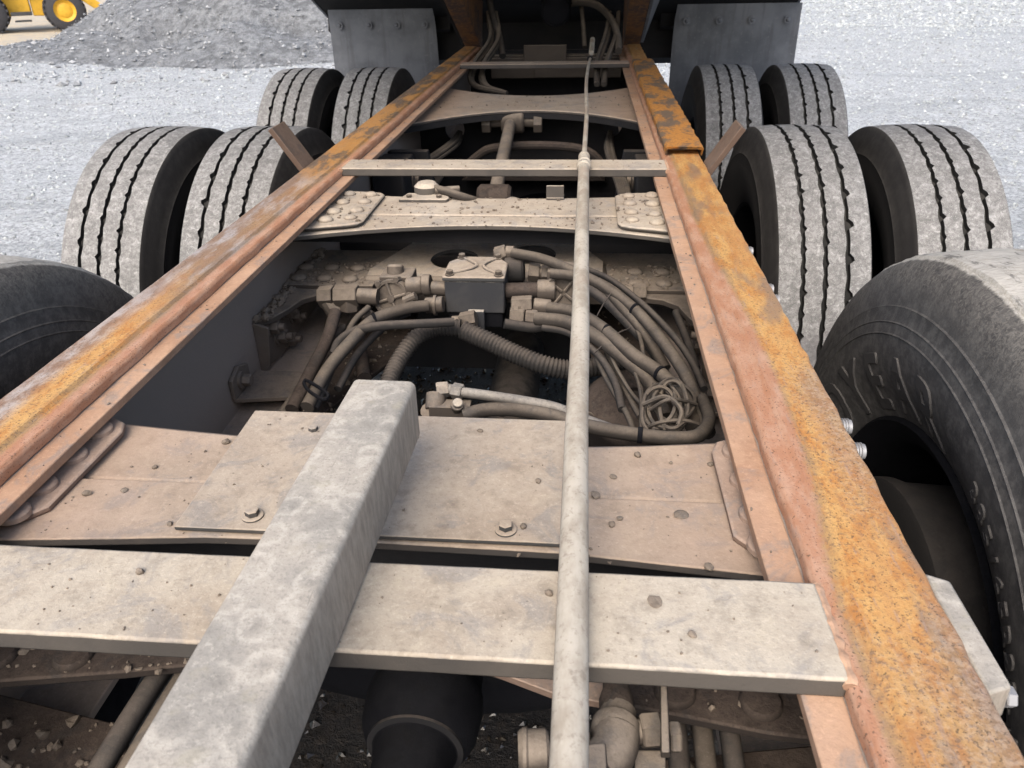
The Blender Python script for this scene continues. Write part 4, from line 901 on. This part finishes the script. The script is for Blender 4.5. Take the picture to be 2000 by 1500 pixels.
# wide single tyres of the lift axle
def wide_mesh():
    side = [(-.140, .285), (-.150, .300), (-.158, .318), (-.172, .345), (-.182, .372), (-.1865, .400), (-.1868, .418), (-.1885, .4195), (-.1868, .421), (-.1850, .434), (-.1862, .4355), (-.1842, .437), (-.1800, .455), (-.1805, .4565), (-.1780, .458),
            (-.1750, .475), (-.1700, .492), (-.1645, .505), (-.1590, .513), (-.1530, .5180)]
    tread = [(-.1500, .5205), (-.1480, .5195), (-.1455, .5235), (-.12, .5285), (-.09, .5315), (-.062, .533), (-.060, .5302), (-.054, .5302), (-.052, .5335), (0, .5345)]
    half = side+tread; prof = half+[(-x, r) for x, r in half[:-1]][::-1]
    N = 220; V = []; F = []; NP = len(prof); rr = random.Random(2)
    for k in range(N):
        a = 2*math.pi*k/N
        for i, (x, r) in enumerate(prof):
            q = r + (.0009*math.sin(k*.9+i)+.0006*math.sin(k*2.7) if len(side) <= i < NP-len(side) else 0)
            V.append((x, q*math.cos(a), q*math.sin(a)))
    for k in range(N):
        k2 = (k+1) % N
        for i in range(NP-1): F.append((k*NP+i, k2*NP+i, k2*NP+i+1, k*NP+i+1))
    me = bpy.data.meshes.new("tyre"); me.from_pydata(V, [], F); me.materials.append(m_wide)
    for p in me.polygons: p.use_smooth = True
    bm = bmesh.new(); bm.from_mesh(me); bmesh.ops.recalc_face_normals(bm, faces=bm.faces[:]); bm.to_mesh(me); bm.free()
    me.set_sharp_from_angle(angle=R_(38)); return me, side
WT, WSIDE = wide_mesh()
WSR = np.array([r for x, r in WSIDE]); WSX = np.array([x for x, r in WSIDE])
WRIM = lathe_x("wheel", [(-.150, .285), (-.158, .297), (-.152, .303), (-.146, .300), (-.142, .286), (-.12, .27), (.10, .262), (.145, .286), (.152, .302), (.146, .286), (.09, .255), (.085, .13), (.078, .13), (.078, .248), (-.11, .258), (-.14, .272), (-.150, .285)], 64, m_black)
DRUM = lathe_x("brake_drum", [(.05, .20), (-.13, .208), (-.150, .215), (-.168, .215), (-.172, .208), (-.172, .15), (-.160, .145), (-.150, .06), (-.14, .01)], 64, m_drum)
def lettering(text, size, r0, start, step, ex):
    """raised sidewall letters; the inboard face is local -x; angle 0 is straight up, running towards -y"""
    res = []
    for k, ch in enumerate(text):
        cu = bpy.data.curves.new("letter", 'FONT'); cu.body = ch; cu.size = size; cu.extrude = ex; cu.align_x = 'CENTER'; cu.bevel_depth = .0005; cu.offset = size*.022; cu.bevel_resolution = 0; cu.resolution_u = 4
        ob = bpy.data.objects.new("letter", cu); C.objects.link(ob)
        me = bpy.data.meshes.new_from_object(ob.evaluated_get(bpy.context.evaluated_depsgraph_get()))
        bpy.data.objects.remove(ob); bpy.data.curves.remove(cu)
        bm = bmesh.new(); bm.from_mesh(me); bmesh.ops.triangulate(bm, faces=bm.faces[:])
        for lim in (.02, .012, .012, .012):
            bmesh.ops.subdivide_edges(bm, edges=[e for e in bm.edges if e.calc_length() > lim], cuts=1, use_grid_fill=False)
            bmesh.ops.triangulate(bm, faces=[f for f in bm.faces if len(f.verts) > 3])
        bm.to_mesh(me); bm.free()
        for v in me.vertices:
            x, y, z = v.co; r = r0+y; th = start+k*step+x*.86/(r0+.35*size)
            sx = float(np.interp(r, WSR, WSX)); v.co = (sx-z-.0006, -r*math.sin(th), r*math.cos(th))
        me.materials.clear(); me.materials.append(m_letter); res.append(me)
    return res
LET = lettering("GOODYEAR", .108, .315, -1.724, .241, .0018)+lettering("385/65R22.5", .041, .355, .382, .0655, .0013)
for s, zc in ((-1, .598), (1, .622)):
    o = link("wheel", WRIM, None, T, (s*.775, YA, zc), (0 if s > 0 else 0, 0, 0 if s > 0 else math.pi))
    o['label'] = "wide single wheel with a bald tyre, " + ("left" if s < 0 else "right")
    ty = link("tyre", WT, None, o)
    for me in LET: link("letter", me, None, o)
    link("brake_drum", DRUM, None, o)
part("lift_axle_beam", MB().tube([(-.72, YA, .60), (-.45, YA, .58), (0, YA+.02, .44), (.45, YA, .60), (.72, YA, .62)], .055, 14, 5), m_black, T)

# --------------- mud flaps hanging at the back
for s in (-1, 1):
    x0, x1 = (.605, 1.165) if s < 0 else (.607, 1.222); mb = MB(); n = 14; rows = []
    for k in range(n+1):
        t = k/n; z = 1.232-.93*t; y = 4.30+.03*t+.012*math.sin(t*5)
        fx = (.012*math.exp(-t*18)); rows.append([(s*(x0+fx), y+.008, z), (s*(x0+.03), y, z), (s*((x0+x1)/2), y-.006*math.sin(t*7), z), (s*(x1-.03), y, z), (s*(x1+.02*t), y+.005, z)])
    bm = mb.b
    for off in (0, .004):
        vs = [[bm.verts.new((a, b+off, c)) for a, b, c in r] for r in rows]
        for a, b in zip(vs, vs[1:]):
            for i in range(4): bm.faces.new((a[i], a[i+1], b[i+1], b[i]))
        if off == 0: front = vs
        else:
            for a, b in zip(front, vs):
                pass
            for r0_, r1_ in ((front[0], vs[0]), (front[-1], vs[-1])):
                for i in range(4): bm.faces.new((r0_[i], r0_[i+1], r1_[i+1], r1_[i]))
            for i in (0, 4):
                for k in range(n): bm.faces.new((front[k][i], front[k+1][i], vs[k+1][i], vs[k][i]))
    mf = part("mud_flap", mb, m_flap, T, sharp=40)
    for f in (.10, .36, .62, .90):
        xx = x0+(x1-x0)*f
        part("flap_bolt", MB().cyl((s*xx, 4.291, 1.158), (s*xx, 4.287, 1.158), .019, 18).dome((s*xx, 4.287, 1.158), (0, -1, 0), .011, .008), m_flap, mf)

# --------------- raised dump body
TILT = R_(22.5); HY, HZ = 4.12, 1.0715
Mb = Matrix.Translation((0, HY, HZ)) @ Matrix.Rotation(-TILT, 4, 'X')      # local -y runs forwards and up
def bodypart(name, mb, mat, parent, bevel=0):
    o = part(name, mb, mat, parent, bevel); o.data.transform(Mb); return o
LB = 3.45  # unseen length cut short so more sky light reaches the frame
body = bodypart("dump_body", MB().box((0, -LB/2+.45, .235), (2.40, LB+.9, .012)), m_dark, T)
body['label'] = "raised dump body with rusty sills, tipped over the frame"
for s in (-1, 1):
    bodypart("body_sill", MB().prism([(s*.350, .0), (s*.432, .0), (s*.432, .2285), (s*.350, .2285)], -LB, .05, 'y'), m_sill, body, .004)
    bodypart("sill_gusset", MB().hexa([(s*.4325, -LB, .0), (s*.445, -LB, .0), (s*.445, -.02, .0), (s*.4325, -.02, .0), (s*.515, -LB, .228), (s*.53, -LB, .228), (s*.53, -.02, .228), (s*.515, -.02, .228)]), m_flap if s > 0 else m_dark, body)
    bodypart("body_side", MB().box((s*1.206, -LB/2+.45, .65), (.012, LB+.9, .85)), m_flap, body)
    bodypart("flap_hanger", MB().box((s*.88, .28, .195), (.66, .05, .065)), m_dark, body)
for k in range(7): bodypart("body_crossbearer", MB().box((0, -.25-k*.45, .195), (2.36, .07, .066)).box((0, -.25-k*.45, .16), (.68, .06, .0)), m_dark, body) if False else bodypart("body_crossbearer", MB().box((0, -.25-k*.45, .1975), (.699, .07, .060)), m_dark, body)
bodypart("rear_beam", MB().box((0, .40, .13), (2.36, .10, .19)), m_dark, body)

# ------------------------------------------------------------------ wheel loader, far left
Ld = empty("wheel_loader", (-22.1, 34.6, gz(-22.1, 34.6))); tag(Ld, "yellow wheel loader parked behind the dark gravel heap", "wheel loader")
Ld.rotation_euler = (0, 0, math.atan2(.55, .84))
LT = MB().lathe((0, -.26, 0), (0, 1, 0), [(0, .42), (.02, .62), (.08, .74), (.26, .78), (.44, .74), (.50, .62), (.52, .42)], 40, cap=False).mesh("tyre"); LT.materials.append(m_loadertyre)
LR = MB().lathe((0, -.235, 0), (0, 1, 0), [(0.05, .05), (0.05, .20), (.10, .30), (.04, .40), (.0, .44), (.45, .44), (.40, .2), (.4, .05)], 32).mesh("wheel"); LR.materials.append(m_yellow)
LG = MB()
for k in range(22):
    a = 2*math.pi*k/22
    for s in (-1, 1):
        Mx = Matrix.Rotation(-a-(.12*s), 3, 'Y'); LG.box(Mx @ Vector((0, s*.13, .775)), (.09, .27, .06), Mx @ Matrix.Rotation(s*.5, 3, 'Z'))
LG = LG.mesh("tread_lug"); LG.materials.append(m_loadertyre)
for x in (0, -2.85):
    for y in (-.95, .95):
        wl_ = link("wheel", LR, None, Ld, (x, y, .78)); link("tyre", LT, None, wl_); lg = link("tread_lug", LG, None, wl_); lg['kind'] = 'stuff'
        if y > 0: wl_.rotation_euler = (0, 0, math.pi)
part("front_frame", MB().prism([(-1.2, .60), (-.2, .55), (.55, .65), (.7, 1.2), (.3, 1.9), (-.5, 2.0), (-1.2, 1.3)], -.45, .45, 'y'), m_yellow, Ld, .03)
part("rear_frame", MB().prism([(-4.3, .95), (-4.0, .70), (-2.2, .62), (-1.25, .62), (-1.25, 1.35), (-4.3, 1.45)], -.55, .55, 'y'), m_yellow, Ld, .03)
part("engine_hood", MB().prism([(-4.35, 1.4501), (-2.45, 1.4501), (-2.45, 2.35), (-4.1, 2.15), (-4.35, 1.9)], -.62, .62, 'y'), m_yellow, Ld, .05)
part("counterweight", MB().box((-4.5, 0, 1.2), (.35, 1.7, .75)), m_loadergrey, Ld, .05)
cb = part("cab", MB().prism([(-2.4, 1.4), (-1.05, 1.4), (-.85, 2.2), (-1.15, 3.25), (-2.4, 3.3)], -.68, .68, 'y'), m_yellow, Ld, .03)
for s in (-1, 1): part("cab_window", MB().prism([(-2.28, 2.1), (-1.05, 2.1), (-1.3, 3.1), (-2.28, 3.15)], s*.681, s*.70, 'y'), m_glass, cb)
part("cab_roof", MB().box((-1.78, 0, 3.36), (1.6, 1.55, .12)), m_loadergrey, cb, .03)
part("step", MB().box((-1.6, -1.0, .72), (.75, .5, .12)).box((-1.6, -1.0, .45), (.6, .4, .06)), m_loadergrey, Ld, .01)
for y in (-.95, .95):
    part("fender", MB().prism([(-3.75, 1.55), (-3.35, 1.74), (-2.35, 1.74), (-1.95, 1.55), (-1.95, 1.62), (-2.35, 1.82), (-3.35, 1.82), (-3.75, 1.62)], y-.3, y+.3, 'y'), m_yellow, Ld, .01)
for y in (-.5, .5): part("lift_arm", MB().prism([(-.45, 1.75), (.2, 1.95), (1.7, .75), (2.1, .45), (2.0, .25), (1.5, .5), (.1, 1.6), (-.4, 1.5)], y-.07, y+.07, 'y'), m_yellow, Ld, .02)
part("bucket", MB().prism([(2.0, .15), (3.1, .10), (3.15, .14), (2.2, .22), (2.05, .6), (2.2, 1.1), (2.55, 1.25), (2.5, 1.3), (2.1, 1.18), (1.9, .65)], -1.35, 1.35, 'y'), m_loadergrey, Ld, .01)

# ------------------------------------------------------------------ small debris lying on the truck
def pebble(px, py, z, r, label, flat=.7, name="mud_clod", seed=None):
    r *= .82; flat *= .8
    p = P(px, py, z=z); rr = random.Random(seed or int(px*7+py)); bm = bmesh.new(); bmesh.ops.create_icosphere(bm, subdivisions=2, radius=1)
    ax = [Vector((rr.gauss(0, 1), rr.gauss(0, 1), rr.gauss(0, 1))).normalized() for _ in range(7)]
    for v in bm.verts:
        d = v.co.normalized(); k = 1
        for a_ in ax: k = min(k, .80/max(.2, d.dot(a_))) if d.dot(a_) > .75 else k
        k *= 1+rr.uniform(-.10, .10); v.co = d*k
    for v in bm.verts: v.co = Vector((v.co.x*r*rr.uniform(.98, 1.02), v.co.y*r*.8, v.co.z*r*flat))
    me = bpy.data.meshes.new(name); bm.to_mesh(me); bm.free(); me.materials.append(m_clod)
    o = link(name, me, None, None, (p.x, p.y, z+r*flat*.45), (0, 0, rr.uniform(0, 6.28)))
    return tag(o, label, "mud clod" if name == "mud_clod" else "stone", "bits of dried mud and stone lying on the truck")
pebble(274, 1118, 1.0697, .0044, "lone grey mud lump on the near cross bar, left of the square tube", 1.0)
pebble(1330, 1006, 1.0226, .0098, "flat crusty mud splat on the near crossmember, between pipe and right rail", .22)
pebble(1072, 1160, 1.0697, .0042, "brown stone on the near cross bar touching the pipe's left side", .8, "stone")
pebble(1280, 1176, 1.0697, .0085, "flat mud smear on the near cross bar just right of the pipe", .16)
pebble(1352, 1240, 1.0697, .0045, "small mud lump on the near cross bar's front half, right of the pipe", .6)
pebble(173, 855, 1.0302, .0085, "pale angular stone between rivets on the left near gusset", .8, "stone")
pebble(193, 847, 1.0302, .0045, "dark chip beside the pale stone on the left near gusset", .7, "stone")
pebble(442, 865, 1.0183, .0060, "mud lump against the left rear edge of the cover plate", .9)
pebble(303, 914, 1.0183, .0042, "round pebble on the crossmember's rear flange left of the cover plate", .8, "stone")
pebble(170, 966, 1.0228, .0058, "dark mud lump beside the seam on the left front flange", .8)
pebble(243, 958, 1.0228, .0055, "flat mud flake near the seam on the left front flange", .35)
pebble(332, 1024, 1.0228, .0042, "small round pebble at the cover plate's front left corner", .8, "stone")
pebble(1051, 941, 1.0295, .0044, "dark pebble on the cover plate just left of the pipe", .8, "stone")
pebble(1022, 1030, 1.0295, .0048, "mud lump beside the right bolt of the cover plate", .8)
pebble(938, 842, 1.0295, .0045, "mud crumb near the rear edge of the cover plate", .5)
pebble(1245, 890, 1.0183, .0056, "stone on the rear flange between the pipe and the right gusset", .8, "stone")
pebble(1198, 932, 1.0183, .0058, "long thin chip on the rear flange right of the pipe", .35, "stone")
pebble(1163, 968, 1.0228, .0078, "crumbly clod wedged in the seam right beside the pipe", .5)
pebble(1195, 1026, 1.0228, .0050, "upper of two small stones on the front flange right of the pipe", .8, "stone")
pebble(1210, 1014, 1.0228, .0042, "lower stone beside its twin on the front flange right of the pipe", .7, "stone")
pebble(1384, 1108, 1.0228, .0062, "rust brown clod on the front flange near the right gusset", .5)
pebble(1388, 908, 1.0183, .0045, "small stone at the right gusset's inner edge", .8, "stone")
pebble(1310, 905, 1.0183, .0030, "tiny crumb on the rear flange, midway between pipe and right gusset", .7)
# fine grit
pts = []; szs = []; rng = np.random.default_rng(21)
def scat(n, fx, fy, z, s0, s1):
    for _ in range(n):
        s_ = s0+(s1-s0)*rng.random()**3; pts.append((rng.uniform(*fx), rng.uniform(*fy), z+s_*.3)); szs.append(s_)
scat(60, (-.31, .31), (.49, .575), 1.0226, .0006, .0022); scat(60, (-.31, .31), (.59, .67), 1.0181, .0006, .0022)
scat(60, (-.17, .16), (.515, .70), 1.0293, .0005, .002); scat(90, (-.34, .34), (.35, .428), 1.0696, .0005, .0016)
scat(140, (-.33, .33), (1.39, 1.455), 1.0211, .001, .004); scat(140, (-.23, .23), (1.47, 1.585), 1.0236, .001, .005)
for s in (-1, 1):
    scat(90, (s*.33-.09, s*.33+.09), (1.38, 1.59), 1.0321, .001, .006)
    scat(260, (min(s*.411, s*.385), max(s*.411, s*.385)), (1.22, 1.6), .9003, .003, .010)
    scat(160, (min(s*.40, s*.23), max(s*.40, s*.23)), (1.375, 1.5), .9086, .0012, .006)
    scat(160, (min(s*.40, s*.22), max(s*.40, s*.22)), (1.12, 1.7), .7451, .002, .008)
    scat(110, (min(s*.325, s*.347), max(s*.325, s*.347)), (.1, 3.9), 1.0521, .0006, .0022)
    scat(260, (min(s*.40, s*.21), max(s*.40, s*.21)), (.15, .44), .8401, .002, .010)
    scat(70, (min(s*.40, s*.15), max(s*.40, s*.15)), (.42, .475), .9351, .0012, .005)
scat(130, (-.36, .36), (2.66, 2.9), 1.0201, .001, .005); scat(60, (-.34, .34), (1.65, 1.725), 1.0696, .0008, .003)
scat(260, (-.2, .2), (2.67, 2.79), .8001, .003, .009)
o = stones("grit", pts, szs, m_clod, 22, .8, (ICO, ICOF)); tag(o, "fine brown grit and crumbs scattered over the chassis parts", "grit", kind='stuff')
